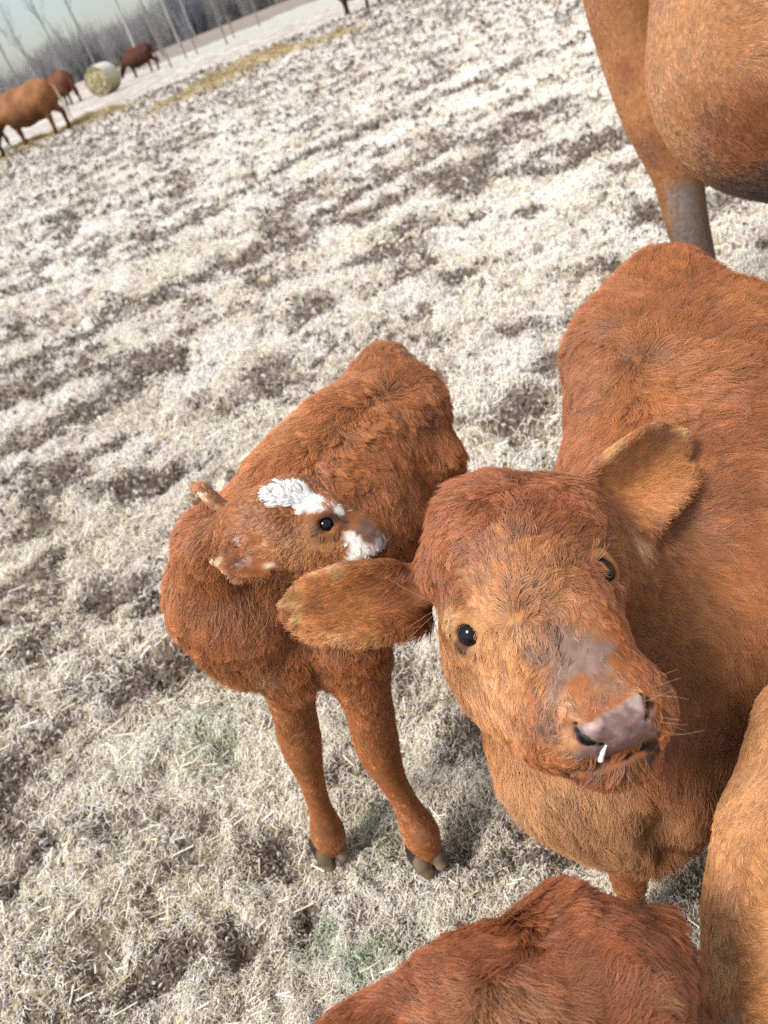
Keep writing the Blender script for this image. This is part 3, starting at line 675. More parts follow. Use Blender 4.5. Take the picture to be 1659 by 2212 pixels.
far_cow('tan cow with a pale tail feeding on hay at the left edge of the pasture', 'grazing_cow', r1, heading_to(r1, f1), (.23, .098, .040), (.06, .028, .015), True, 1.16, (.62, .52, .42), belly=(.13, .05, .022), seed=1)
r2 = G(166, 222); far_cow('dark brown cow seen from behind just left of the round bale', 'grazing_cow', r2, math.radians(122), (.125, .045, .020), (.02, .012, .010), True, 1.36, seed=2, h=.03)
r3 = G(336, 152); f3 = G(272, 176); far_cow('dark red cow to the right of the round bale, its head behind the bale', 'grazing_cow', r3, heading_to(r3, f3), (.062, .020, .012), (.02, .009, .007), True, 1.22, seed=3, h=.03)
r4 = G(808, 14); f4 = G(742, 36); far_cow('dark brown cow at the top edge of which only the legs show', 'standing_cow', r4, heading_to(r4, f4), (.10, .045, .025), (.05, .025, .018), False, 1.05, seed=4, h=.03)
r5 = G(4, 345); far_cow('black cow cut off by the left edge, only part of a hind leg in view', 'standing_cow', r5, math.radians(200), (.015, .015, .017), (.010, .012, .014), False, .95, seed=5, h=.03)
# ------------------------------------------------------------------ calf looking into the camera
RED, TAN, PALE, DARK = (0.335, 0.128, 0.055), (0.49, 0.245, 0.120), (0.70, 0.47, 0.27), (0.14, 0.048, 0.018)
QUICK = 1.0
def leg_down(b, top, foot, r0, r1, mid=(0, 0), k=0.04):
    t, f = np.array(top), np.array(foot); kn = t * 0.45 + f * 0.55 + np.array([mid[0], mid[1], 0]); fe = t * 0.12 + f * 0.88
    b.limb([(*t, r0), (*kn, r1 * 1.35), (*(kn * 0.75 + fe * 0.25), r1), (*fe, r1 * 1.15), (*(f + [0, 0, 0.03]), r1 * 1.1)], k, True)

NOSTRILS = [[(1239, 1567, 7), (1247, 1585, 12), (1265, 1599, 13), (1300, 1605, 7)], [(1387, 1497, 7), (1401, 1520, 10), (1398, 1553, 6)]]
def make_calf1():
    b = Body(shrink=0.0085)
    # trunk, rump to brisket
    b.chain([(1438, 672, 1.17, 134), (1455, 760, 1.16, 156)], 0.05)
    b.ps((1345, 760, 1.15, 118), 0.06).ps((1580, 760, 1.10, 150), 0.06)
    b.chain([(1420, 900, 1.10, 200), (1470, 1150, 1.03, 255), (1480, 1350, .99, 262)], 0.08)
    b.chain([(1600, 900, 1.04, 190), (1650, 1200, .98, 235)], 0.08)
    b.chain([(1430, 1420, .97, 235), (1330, 1610, .93, 245)], 0.06)
    b.chain([(1180, 1430, .89, 170), (1230, 1600, .90, 170)], 0.05)
    b.ps((1610, 1560, .97, 165), 0.025)
    # legs
    g1, g2 = G(1365, 2010), G(1610, 1960)
    leg_down(b, P(1350, 1740, .97), g1, 0.05, 0.024); leg_down(b, P(1600, 1600, 1.0), g2, 0.06, 0.024)
    h1, h2 = P(1370, 760, 1.17), P(1570, 780, 1.12)
    leg_down(b, h1 - [0, 0, 0.05], [h1[0] + .02, h1[1] + .06, 0], 0.08, 0.024, (0.02, 0.05)); leg_down(b, h2 - [0, 0, 0.05], [h2[0] + .02, h2[1] + .02, 0], 0.08, 0.024, (0.02, 0.05))
    # neck and head
    b.chain([(1250, 1250, .86, 185), (1330, 1400, .93, 230)], 0.05)
    b.chain([(1080, 1170, .80, 158), (1190, 1170, .80, 150)], 0.03)
    b.ps((960, 1235, .82, 75), 0.03).ps((1265, 1120, .82, 65), 0.03)
    b.chain([(1125, 1230, .775, 165), (1195, 1350, .74, 152)], 0.05)
    b.seal()
    b.chain([(1183, 1325, .730, 124), (1310, 1485, .672, 96)], 0.03)
    b.ps((1035, 1350, .772, 70), 0.035).ps((1275, 1245, .757, 58), 0.03)
    b.chain([(1065, 1440, .80, 92), (1190, 1560, .72, 92)], 0.05)
    b.chain([(1265, 1560, .668, 84), (1375, 1535, .668, 80)], 0.03)
    b.chain([(1235, 1575, .70, 78), (1320, 1620, .672, 62)], 0.03)
    b.chain([(1300, 1640, .672, 44), (1370, 1634, .672, 42)], 0.02)
    # ears
    fl = -FW
    e1 = ear_sheet(P(925, 1290, .815), P(622, 1316, .79), 0.0365, fl + UP * 0.15 - RT * 0.1, 0.032, [.62, .80, .92, .98, 1, 1, .98, .94, .84, .64, .22], curl=0.012)
    e2 = ear_sheet(P(1272, 1122, .835), P(1480, 942, .87), 0.047, fl * 1.0 - UP * 0.1 + RT * 0.15, 0.032, [.62, .8, .92, .98, 1, .97, .92, .84, .70, .48, .12], curl=0.012)
    b.sheet(e1, 0.0055, 0.018).sheet(e2, 0.0055, 0.018)
    # mouth, nostrils
    for x, y, dp, r, k in ((1335, 1578, .016, .0205, .012), (1274, 1577, .008, .0125, .008), (1384, 1530, .008, .0120, .008), (1413, 1535, .008, .0105, .008), (1256, 1618, .008, .0115, .010)):
        p, n = b.hit(x, y); b.cap(p - n * dp, p - n * dp + n * .0005, r, r, k)
    for pth in NOSTRILS:
        hp = []
        for x, y, r in pth:
            p, n = b.hit(x, y); hp.append((p - n * r * .000375 * .55, r * .00043))
        for (c0, r0), (c1, r1) in zip(hp, hp[1:]): b.cut(c0, c1, r0, r1, 0.003)
        b.nostrils = getattr(b, 'nostrils', []) + hp
    mpts = np.array([(1238, 1672), (1282, 1660), (1320, 1648), (1351, 1636), (1395, 1616), (1422, 1597), (1442, 1574)], float)
    mt = np.linspace(0, 5.1, 25); mouth = [(np.interp(t, range(7), mpts[:, 0]), np.interp(t, range(7), mpts[:, 1]), .64) for t in mt]
    hp = [b.hit(*q[:2])[0] for q in mouth]; b.mouth = hp
    for p0, p1 in zip(hp, hp[1:]):
        if p0 is not None and p1 is not None: b.cut(p0, p1, 0.0042, 0.0042, 0.003)
    cr = [b.hit(x, y)[0] for x, y in ((1418, 1725), (1430, 1780), (1436, 1830), (1440, 1860))]; cr = [q for q in cr if q is not None]
    for p0, p1 in zip(cr, cr[1:]): b.cut(p0, p1, 0.010, 0.013, 0.03)
    # eyes
    eyes = []
    for (x, y, r, u) in ((1010, 1372, .0134, RT * .88 - UP * .3), (1308, 1231, .0138, RT * .1 - UP * .9)):
        p, n = b.hit(x, y); n = norm(n + (-FW) * 0.25); c = p - n * r * 0.62
        u = norm(u - n * (u @ n)); eyes.append((c, r, n, u, p))
    for c, r, n, u, p in eyes:
        b.torus(p - n * 0.001, n, r * .98, 0.0034, 0.007, u, 1.22); b.cut(c, c + n * 0.004, r * 0.97, r * .85, 0.003)
    b.ears = (e1, e2); return b, eyes, mouth

NOSE_POLY = np.array([(1234, 1561), (1250, 1564), (1282, 1555), (1303, 1537), (1337, 1519), (1366, 1502), (1383, 1489), (1394, 1505), (1398, 1530), (1400, 1556), (1416, 1566), (1422, 1592), (1410, 1595), (1390, 1603), (1349, 1621), (1318, 1631), (1290, 1641), (1280, 1634), (1281, 1625), (1262, 1612), (1245, 1597)], float)
def poly_sd(x, y, poly):
    d = np.full(len(x), 1e9); ins = np.zeros(len(x), bool); n = len(poly)
    for i in range(n):
        a, b = poly[i], poly[(i + 1) % n]; e = b - a; wx, wy = x - a[0], y - a[1]
        t = np.clip((wx * e[0] + wy * e[1]) / (e @ e), 0, 1); d = np.minimum(d, np.hypot(wx - t * e[0], wy - t * e[1]))
        c = (a[1] > y) != (b[1] > y); ins ^= c & (x < (b[0] - a[0]) * (y - a[1]) / np.where(b[1] == a[1], 1e-9, b[1] - a[1]) + a[0])
    return np.where(ins, -d, d)

def hooves(body_pts, parent, light=(0.14, 0.095, 0.062), dark=(0.028, 0.02, 0.016)):
    """Cloven hooves: body_pts = list of (centre on the ground, forward direction)."""
    for c, fwd in body_pts:
        c = np.array(c) - [0, 0, .012]; fwd = norm(np.array([fwd[0], fwd[1], 0.0])); sd_ = np.array([-fwd[1], fwd[0], 0])
        b = Body()
        for s in (-1, 1):
            b.cap(c + sd_ * s * .0155 - fwd * .012 + [0, 0, .018], c + sd_ * s * .013 + fwd * .022 + [0, 0, .010], .0155, .0110, .004)
            b.cap(c + sd_ * s * .012 - fwd * .006 + [0, 0, .045], c + sd_ * s * .0145 + fwd * .012 + [0, 0, .022], .0165, .0150, .006)
        b.cut(c + fwd * .06 + [0, 0, -.01], c + fwd * .012 + [0, 0, .05], .0035, .0015, .003)
        lo, hi = b.bounds()
        sdf_part('hoof', b, lo, hi, 0.003, M_HOOF, parent, lambda v: np.where((((v - c) @ fwd)[:, None] > .010), np.array(light), np.array(dark)) * np.clip(1 + .5 * fbm(v * 60, 2, 8)[:, None], .3, 2))

def build_calf1():
    b, eyes, mouth = make_calf1()
    lo, hi = b.bounds(); v, q = surface_net(b, lo, hi, 0.0028); nr = vert_normals(v, q)
    root = empty('calf', (*P(1460, 1150, 1.03)[:2], 0)); tag(root, 'large reddish calf facing the camera with a drop of milk on its nose', 'calf', 'calves standing close together')
    pe = Pelt(v, nr, RED, 0.16, 1)
    # coat colours, with shade painted into the ear recesses and chest crease
    for x, y, r, c, s in [(1100, 1330, 230, TAN, .5), (1020, 1480, 170, TAN, .85), (1060, 1400, 120, (0.550, 0.291, 0.147), .8), (1120, 1650, 200, TAN, .9), (1230, 1780, 240, (0.520, 0.291, 0.163), .85), (1400, 1800, 200, (0.479, 0.256, 0.140), .8),
                          (990, 1340, 55, (.55, .29, .14), .6), (1300, 1190, 40, (.52, .27, .13), .6), (960, 1300, 45, PALE, .5), (1070, 1060, 170, (0.330, 0.110, 0.044), .75), (1190, 1080, 110, (0.330, 0.110, 0.044), .6), (960, 1180, 90, (0.360, 0.128, 0.054), .5),
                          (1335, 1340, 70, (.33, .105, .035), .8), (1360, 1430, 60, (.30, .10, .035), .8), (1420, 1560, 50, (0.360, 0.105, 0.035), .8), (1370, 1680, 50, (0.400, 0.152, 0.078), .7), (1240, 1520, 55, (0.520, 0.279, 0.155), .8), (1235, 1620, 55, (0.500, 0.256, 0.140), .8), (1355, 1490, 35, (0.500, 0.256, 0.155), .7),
                          (750, 1330, 170, (.55, .235, .09), .75), (690, 1310, 30, (0.240, 0.093, 0.046), .6), (720, 1350, 34, (0.260, 0.105, 0.046), .6), (640, 1290, 30, PALE, .3), (760, 1400, 50, PALE, .3), (720, 1240, 50, (0.599, 0.384, 0.218), .6),
                          (1380, 1040, 150, (.55, .24, .095), .8), (1440, 960, 40, (0.260, 0.105, 0.054), .4), (1480, 950, 30, PALE, .4), (1420, 925, 30, PALE, .4), (1330, 990, 50, (0.520, 0.302, 0.155), .7), (1390, 1160, 45, PALE, .7),
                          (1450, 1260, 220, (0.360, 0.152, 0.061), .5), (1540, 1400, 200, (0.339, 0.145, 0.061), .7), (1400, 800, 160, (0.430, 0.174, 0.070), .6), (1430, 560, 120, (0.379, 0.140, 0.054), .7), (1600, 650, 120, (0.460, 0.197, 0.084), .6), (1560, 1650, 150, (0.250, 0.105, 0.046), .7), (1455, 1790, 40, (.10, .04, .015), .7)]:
        pe.blob(x, y, r, c, s)
    for e_ in b.ears: ear_paint(pe, e_, (.70, .44, .22), (.42, .17, .065), .0055, .2)
    # wet grey bald patch along the bridge of the nose
    for x, y, r in [(1235, 1400, 65), (1255, 1430, 61), (1215, 1440, 63), (1200, 1490, 48), (1222, 1355, 46), (1275, 1405, 46), (1192, 1435, 39), (1182, 1512, 29), (1180, 1465, 31), (1292, 1432, 44), (1304, 1392, 34), (1180, 1400, 26)]: pe.blob(x, y, r, (.230, .150, .128), .9, .75); pe.bare(x, y, r * .9, .66)
    for x, y, r in [(1180, 1400, 60), (1190, 1500, 45), (1300, 1460, 45), (1200, 1340, 50)]: pe.blob(x, y, r, (0.260, 0.140, 0.093), .6)
    for c, r, n, u, p in eyes: pe.bald.append((p + UP * .004, .0235, 1.0)); pe.blobs.append((p, .0128, np.array((.13, .062, .046)), .8, .3))
    for (x0, y0, _), (x1, y1, _) in zip(mouth[::3], mouth[1::3]): pe.blob(x0 + 3, y0 + 13, 26, (.17, .085, .062), .85, .8)
    for (x0, y0, _), (x1, y1, _) in zip(mouth, mouth[1:]):
        for t in (0,): pe.blob(x0, y0 + 2, 15, (.02, .011, .009), .98, .5); pe.bare(x0, y0, 10, 1)
    xs, ys, zs = proj(v)
    for x, y in [(1270, 1590), (1300, 1590), (1330, 1570), (1360, 1545), (1385, 1530), (1340, 1610), (1375, 1590), (1400, 1580), (1310, 1630), (1255, 1580)]: pe.bare(x, y, 17 if (x, y) in ((1360, 1545), (1385, 1530), (1330, 1570)) else 26, 1)
    for x, y in [(1250, 1590), (1402, 1528), (1280, 1608), (1270, 1600), (1300, 1612)]: pe.blob(x, y, 5, (.016, .011, .011), .5, .5)
    for x, y, r in [(1262, 1632, 30), (1285, 1640, 22), (1412, 1545, 20), (1422, 1575, 18), (1240, 1600, 16)]: pe.blob(x, y, r, (.17, .095, .085), .85, .7); pe.bare(x, y, r, .7)
    for c_, r_n in b.nostrils: pe.blobs.append((c_, r_n * 1.75, np.array((.012, .009, .009)), 1.0, .3)); pe.bald.append((c_, r_n * 2.8, 1.0))
    pe.blob(1262, 1106, 11, (.03, .012, .008), .9)
    pe.blob(1425, 1790, 45, (.09, .035, .016), .7); pe.blob(1440, 1850, 40, (.09, .035, .016), .7)  # shade painted into the crease between brisket and leg
    # comb
    A = pe.g
    for x, y, dx, dy, ln, li in [
        (1160, 1310, .2, .9, .020, .25), (1200, 1340, .5, .7, .018, .2), (1140, 1292, .2, -1, .026, .8), (1130, 1270, -.4, -.7, .024, .5), (1180, 1260, .3, -.9, .022, .4), (1060, 1300, -.7, -.3, .016, .25), (1040, 1260, -.6, -.6, .018, .3), (1100, 1210, -.25, -1, .022, .4), (1180, 1200, .1, -1, .022, .4), (1240, 1190, .4, -.9, .02, .35),
        (1120, 1130, -.2, -1, .026, .5), (1190, 1120, .3, -1, .026, .5), (1075, 1080, -.4, 1, .030, .6), (1020, 1080, -.9, .5, .030, .55), (1150, 1040, .5, .5, .030, .6), (960, 1130, -.8, .7, .028, .5), (920, 1200, -.7, .8, .026, .4), (1240, 1070, .8, .7, .028, .5), (1080, 1030, -.3, -.6, .026, .7), (1000, 1170, -.7, .3, .026, .4), (960, 1260, -.5, .7, .022, .35),
        (1090, 1390, -.3, .9, .014, .15), (1120, 1450, -.2, 1, .014, .14), (1170, 1450, .05, 1, .016, .1), (1060, 1440, -.5, .9, .015, .2), (1160, 1530, .3, .9, .014, .14), (1110, 1530, .1, 1, .015, .2), (1240, 1400, .35, .9, .012, .06), (1260, 1470, .3, .9, .012, .06), (1210, 1520, .6, .6, .012, .12), (1290, 1380, .8, .7, .014, .1), (1330, 1400, .7, .9, .016, .14), (1350, 1330, .5, .9, .016, .2), (1300, 1300, .6, .8, .014, .2), (1370, 1440, .6, .8, .014, .15), (1320, 1470, .7, .3, .012, .12), (1350, 1480, .6, -.2, .009, .2),
        (1240, 1540, -.6, -.3, .009, .25), (1220, 1600, -.7, .5, .010, .3), (1250, 1650, -.5, .9, .012, .3), (1430, 1520, .8, .3, .009, .3), (1440, 1590, .7, .7, .010, .35), (1340, 1680, .1, 1, .016, .5), (1400, 1650, .5, .8, .014, .5),
        (985, 1390, -.5, .8, .012, .25), (1030, 1410, -.3, .8, .012, .2), (980, 1340, -.8, .1, .014, .3), (950, 1420, -.4, .9, .022, .4), (1000, 1500, -.2, 1, .028, .4), (1050, 1600, -.1, 1, .032, .42), (1100, 1700, 0, 1, .034, .42), (1200, 1680, .1, 1, .034, .4), (1180, 1780, .1, 1, .036, .45), (1280, 1760, .2, 1, .036, .42), (1300, 1860, .1, 1, .038, .45), (1400, 1760, .1, 1, .036, .42), (1450, 1820, -.1, 1, .036, .5), (1500, 1700, .05, 1, .034, .4), (1560, 1640, .1, 1, .034, .4),
        (900, 1290, -1, .1, .020, .35), (800, 1270, -1, -.25, .022, .35), (700, 1250, -1, -.3, .018, .4), (640, 1300, -1, .1, .016, .5), (700, 1310, -1, .1, .026, .45), (780, 1330, -.9, .4, .028, .5), (820, 1390, -.5, .9, .026, .5), (720, 1375, -.8, .7, .022, .5), (870, 1360, -.5, .9, .028, .45),
        (1300, 1100, .8, -.4, .022, .35), (1340, 1000, .8, -.7, .020, .35), (1420, 930, .7, -.6, .016, .45), (1480, 950, .8, -.3, .016, .5), (1400, 1020, .8, -.3, .026, .45), (1450, 1080, .8, .5, .022, .5), (1390, 1140, .4, .9, .028, .5), (1340, 1140, .6, .8, .028, .45),
        (1450, 1250, .95, .25, .030, .25), (1560, 1200, 1, .1, .030, .25), (1500, 1100, .9, -.2, .03, .25), (1450, 1450, .8, .6, .032, .25), (1560, 1350, .95, .35, .032, .25), (1620, 1500, .7, .7, .03, .3), (1500, 1600, .5, .9, .034, .3),
        (1250, 950, -.5, .7, .032, .35), (1220, 850, -.6, .6, .032, .4), (1290, 760, -.6, .2, .032, .4), (1400, 850, .4, .5, .036, .45), (1480, 820, .6, -.2, .036, .5), (1340, 880, -.5, .5, .034, .4), (1560, 900, .9, .2, .032, .35), (1640, 1000, .9, .4, .030, .3), (1350, 640, -.5, -.5, .032, .45), (1430, 590, -.1, -.9, .032, .5), (1430, 700, .1, -.8, .034, .45), (1530, 650, .5, -.7, .03, .4), (1620, 760, .8, -.2, .03, .35), (1540, 760, .6, -.5, .032, .4), (1190, 980, -.5, .8, .03, .4)]:
        ear = (x < 885 and y < 1420 and y > 1200) or (x > 1290 and y < 1180 and y > 900 and x < 1495 and (x, y) != (1500, 1100) and (x - 1290) * .8 + (y - 900) > 60 and (x, y) not in ((1400, 850), (1480, 820)))
        A(x, y, dx, dy, ln * (.52 if ear else .85 if y < 1330 and x < 1260 else 1), li * (.55 if ear else 1))
    for h_ in (P(1370, 760, 1.17), P(1570, 780, 1.12), P(1350, 1740, .97), P(1600, 1600, 1.0)): pe.w((h_[0], h_[1], .15), (0, 0, -1), .014, .25)
    c = pe.color(v)
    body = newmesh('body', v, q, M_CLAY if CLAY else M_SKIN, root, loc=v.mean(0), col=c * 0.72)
    for e_c, r, n, u, p in eyes: eyeball('eye', e_c, r, root)
    # bare nose pad, a skin of its own over the muzzle
    def nose(p):
        x, y, z = proj(p.astype(float)); e = poly_sd(x, y, NOSE_POLY)
        d = b(p) - (.0018 - .0036 * np.clip((e + 15) / 25, 0, 1) ** 1.5); k = .004; e = (e - 11) * z / F
        for (c0_, r0_), (c1_, r1_) in list(zip(b.nostrils, b.nostrils[1:]))[:3] + list(zip(b.nostrils[4:], b.nostrils[5:])):
            e_ = c1_ - c0_; tt = np.clip((p - c0_) @ e_ / (e_ @ e_), 0, 1)[:, None]; d = np.maximum(d, (r0_ + (r1_ - r0_) * tt[:, 0]) - .0006 - np.linalg.norm(p - c0_ - tt * e_, axis=1))
        e = np.where(z > .72, .05, e); h = np.maximum(k - np.abs(d - e), 0) / k
        return np.maximum(d, e) + h * h * k / 4
    c0, _ = b.hit(1330, 1575)
    def ncol(v_):
        x, y, z = proj(v_); t = fbm(v_ * 120, 3, 31)
        base = np.array((.150, .085, .074)) + (np.array((.095, .050, .042)) - np.array((.150, .085, .074))) * np.clip((y - 1560) / 80, 0, 1)[:, None]
        top = np.clip(1 - np.abs(poly_sd(x, y, NOSE_POLY) + 6) / 14, 0, 1) * ((y < 1575) | (x < 1290))
        wh = np.clip(np.hypot(x - 1275, (y - 1565) * 1.4) / 34, 0, 1); wh2 = np.clip(np.hypot(x - 1374, y - 1515) / 24, 0, 1)
        base = base + (np.array((.56, .48, .47)) - base) * (np.clip(top * .15 + (1 - wh) * .40 + (1 - wh2) * .38 + .13 * t, 0, .6))[:, None]  # pale highlights painted onto the nostril lobes
        for (c0_, r0_), (c1_, r1_) in list(zip(b.nostrils, b.nostrils[1:]))[:3] + list(zip(b.nostrils[4:], b.nostrils[5:])):
            e_ = c1_ - c0_; tt = np.clip((v_ - c0_) @ e_ / (e_ @ e_), 0, 1)[:, None]; dd = np.linalg.norm(v_ - c0_ - tt * e_, axis=1) / (r0_ + (r1_ - r0_) * tt[:, 0])
            base = base * np.clip((dd - .9) / .35, .05, 1)[:, None]
        wd_ = np.where(y < 1497 + (1440 - x) * .56, 28, 14); ed = np.clip((poly_sd(x, y, NOSE_POLY) + wd_ * .55 + 8 * t) / wd_, 0, 1)[:, None]; skin = np.where((y < 1575)[:, None], np.array((.30, .145, .085)), np.array((.17, .085, .065)))
        base = base + (skin - base) * ed
        dm = np.min([np.linalg.norm(v_ - q_, axis=1) for q_ in b.mouth if q_ is not None], 0); base = base * np.clip((dm - .0022) / .003, .12, 1)[:, None]
        return np.clip(base * (1 + .14 * t[:, None]), .006, .9)
    if not CLAY or 1:
        sdf_part('nose', nose, c0 - .075, c0 + .075, 0.0014, M_NOSE, root, ncol, 4)
    p, n = b.hit(1310, 1606); p2, n2 = b.hit(1296, 1638)
    d = Body(); mid = (p + p2) / 2 + n * .002
    d.cap(p + n * .001, mid + n * .001, .0013, .0017, .002).cap(mid + n * .001, p2 + n2 * .0015, .0015, .0025, .002)
    lo, hi = d.bounds(); sdf_part('milk_drop', d, lo, hi, .001, M_MILK, root, (.85, .87, .82))
    if CLAY: return
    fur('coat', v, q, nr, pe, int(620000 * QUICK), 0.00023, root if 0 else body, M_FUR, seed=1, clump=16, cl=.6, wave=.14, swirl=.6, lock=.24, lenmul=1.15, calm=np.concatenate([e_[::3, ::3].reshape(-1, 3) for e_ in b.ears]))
    def wetp(c_):
        o_ = np.zeros(len(c_))
        for x, y, r in [(1190, 1380, 60), (1160, 1450, 60), (1180, 1530, 55), (1250, 1490, 60), (1240, 1420, 60)]:
            i = pe.at(x, y); o_ = np.maximum(o_, np.clip((1.2 - np.linalg.norm(c_ - v[i], axis=1) / (r * zs[i] / F)) * 2, 0, 1))
        return o_
    pb = pe.bald; pe.bald = [x for x in pe.bald if x[2] > .65]
    fur('wet_hair', v, q, nr, pe, 1100, 0.00022, body, M_FUR, seed=9, clump=9, cl=.85, swirl=.8, sfreq=26, lenmul=1.5, wave=.18, region=wetp, colour=(.17, .090, .055))
    pe.bald = pb
    # whiskers and lashes
    W_ = []; r_ = np.random.default_rng(5)
    def spray(x, y, dx, dy, n, ln, spread, out=.8):
        for _ in range(n):
            i = pe.at(x + r_.normal() * spread, y + r_.normal() * spread); t = norm(RT * (dx + r_.normal() * .35) - UP * (dy + r_.normal() * .35)); nn = nr[i]
            t = norm(t - nn * (t @ nn)); l = ln * r_.uniform(.6, 1.3); s = np.linspace(0, 1, 6)[:, None]
            W_.append(v[i] + l * (nn * out * s + t * (.6 * s + .7 * s * s)))
    spray(1225, 1610, -.7, .6, 6, .014, 20); spray(1370, 1690, .3, 1, 12, .015, 26); spray(1440, 1560, .9, .3, 9, .016, 20); spray(1410, 1490, .8, -.1, 5, .016, 14); spray(1280, 1690, -.2, 1, 7, .015, 20)
    spray(985, 1350, -.9, -.2, 8, .012, 7, 1.0); spray(1300, 1205, .5, -.8, 5, .010, 5, 1.0); spray(960, 1300, -1, .3, 3, .04, 10)
    W_ = np.array(W_); n = len(W_)
    strands('whiskers', W_, np.tile(np.linspace(.00015, .00004, 6), (n, 1)), np.tile((.50, .29, .15), (n, 1)), np.tile(-FW, (n, 1)), M_FUR, body)

# ------------------------------------------------------------------ calf turning its head back along its flank
def build_calf2():
    b = Body(shrink=0.012)
    b.ps((832, 862, 1.28, 100), .05).ps((828, 790, 1.29, 40), .05).ps((902, 890, 1.22, 62), .06).ps((910, 1000, 1.22, 70), .06)
    b.chain([(840, 900, 1.24, 105), (762, 985, 1.20, 132)], .06)
    b.chain([(762, 985, 1.20, 135), (670, 1100, 1.16, 150), (575, 1215, 1.12, 158)], .07)
    b.ps((810, 1150, 1.17, 135), .07)
    b.chain([(575, 1215, 1.12, 150), (510, 1290, 1.08, 128), (525, 1365, 1.10, 108)], .06)
    b.chain([(620, 1380, 1.12, 105), (720, 1360, 1.10, 110)], .05)
    b.chain([(470, 1250, 1.06, 92), (470, 1180, 1.01, 80), (535, 1140, .93, 72)], .04)
    for x, y, z, o in ((860, 930, 1.26, 0), (918, 975, 1.2, 1)):
        h = P(x, y, z); leg_down(b, h - [0, 0, .02], [h[0] + .03, h[1] + .07, 0], .052, .022, (.03, .05))
    b.seal()
    # front legs, as they stand
    b.limb([(618, 1430, 1.12, 64), (632, 1520, 1.16, 48), (650, 1605, 1.205, 45), (670, 1672, 1.25, 30), (690, 1740, 1.305, 25), (707, 1795, 1.335, 37), (714, 1815, 1.35, 32)], .03)
    b.limb([(765, 1395, 1.10, 70), (793, 1510, 1.14, 53), (817, 1615, 1.19, 47), (845, 1680, 1.22, 32), (876, 1735, 1.25, 28), (906, 1792, 1.275, 40), (918, 1822, 1.29, 36)], .03)
    # head
    b.chain([(560, 1135, 0.905, 76), (612, 1125, 0.900, 78)], .03)
    b.chain([(625, 1125, 0.900, 74), (705, 1140, 0.890, 57), (765, 1158, 0.885, 45)], .03)
    b.chain([(640, 1190, 0.910, 65), (740, 1195, 0.895, 40)], .03)
    b.ps((795, 1165, 0.885, 42), .02).ps((785, 1190, 0.885, 36), .02).ps((650, 1078, 0.915, 40), .03).ps((702, 1122, 0.875, 23), .02)
    fl = -FW
    e1 = ear_sheet(P(598, 1195, 0.880), P(460, 1207, 0.870), 0.029, fl + UP * .3, .018, [.55, .75, .92, 1, 1, .95, .85, .62, .3, .1], 24)
    e2 = ear_sheet(P(512, 1122, 0.935), P(434, 1066, 0.960), 0.024, fl * .2 - RT * .3 - UP * .6, .012, [.55, .8, .95, 1, 1, .9, .75, .5, .2], 24)
    b.sheet(e1, .0036, .01).sheet(e2, .0034, .01)
    b.ears = (e1, e2)
    p, n = b.hit(706, 1133); u = norm(RT * .95 + UP * .2); u = norm(u - n * (u @ n)); r = .0108; c = p - n * r * .82
    b.torus(p - n * .001, n, r * .8, .0036, .008, u, 1.3).cut(c, c + n * .004, r * .93, r * .8, .003)
    q0, qn = b.hit(826, 1150); b.pcut((826, 1148, (q0 - CAM) @ FW, 5), (832, 1160, (q0 - CAM) @ FW, 6), .004)
    for i, (x0, y0, x1, y1) in enumerate([(755, 1222, 800, 1212), (800, 1212, 832, 1192)]):
        a_, _ = b.hit(x0, y0); b_, _ = b.hit(x1, y1)
        if a_ is not None and b_ is not None: b.cut(a_, b_, .003, .003, .003)
    lo, hi = b.bounds(); v, q = surface_net(b, lo, hi, .0042); nr = vert_normals(v, q)
    root = empty('calf', (*P(660, 1100, 1.16)[:2], 0)); tag(root, 'smaller calf with white blaze and muzzle turning its head back along its side', 'calf', 'calves standing close together')
    pe = Pelt(v, nr, (0.370, 0.145, 0.059), .16, 21)
    WHT = (.86, .83, .80)
    for x, y, rr, cc, s, so in [(690, 900, 120, (0.420, 0.186, 0.078), .5, .8), (640, 900, 50, (0.520, 0.256, 0.109), .6, .8), (560, 980, 50, (0.500, 0.233, 0.101), .6, .8), (920, 870, 38, DARK, .8, .6), (905, 1010, 30, DARK, .6, .7), (560, 1340, 90, (0.400, 0.174, 0.078), .6, .8), (560, 1440, 60, (0.500, 0.302, 0.186), .7, .8), (470, 1450, 60, (0.460, 0.233, 0.109), .7, .8),
                                (660, 1440, 36, (.08, .03, .012), .85, .7), (690, 1430, 24, (.08, .03, .012), .7, .7), (640, 1480, 26, (.55, .36, .24), .6, .8), (650, 1640, 60, (0.379, 0.174, 0.078), .6, .8), (700, 1790, 34, (0.220, 0.105, 0.054), .8, .7), (905, 1795, 30, (0.300, 0.163, 0.109), .7, .7), (800, 1600, 70, (0.330, 0.140, 0.061), .6, .8),
                                (620, 1170, 60, (0.400, 0.197, 0.109), .6, .8), (700, 1170, 50, (0.439, 0.233, 0.132), .7, .8), (590, 1085, 40, (0.320, 0.128, 0.054), .6, .8), (742, 1130, 26, (0.360, 0.197, 0.155), .7, .7)]:
        pe.blob(x, y, rr, cc, s, so)
    for x, y, rr in [(572, 1060, 24), (585, 1058, 28), (605, 1052, 28), (630, 1048, 32), (655, 1060, 34), (675, 1075, 32), (695, 1088, 24), (660, 1092, 22), (715, 1093, 22)]: pe.blob(x, y, rr, WHT, .98, .25)
    for x, y, rr in [(752, 1175, 24), (768, 1195, 32), (790, 1190, 34), (810, 1180, 32), (818, 1160, 24), (758, 1210, 26), (780, 1210, 30), (828, 1170, 20)]: pe.blob(x, y, rr, (.82, .77, .72), .97, .25)
    for x, y, rr in [(785, 1138, 24), (770, 1140, 18), (800, 1128, 16)]: pe.blob(x, y, rr, (.20, .115, .095), .95, .4)
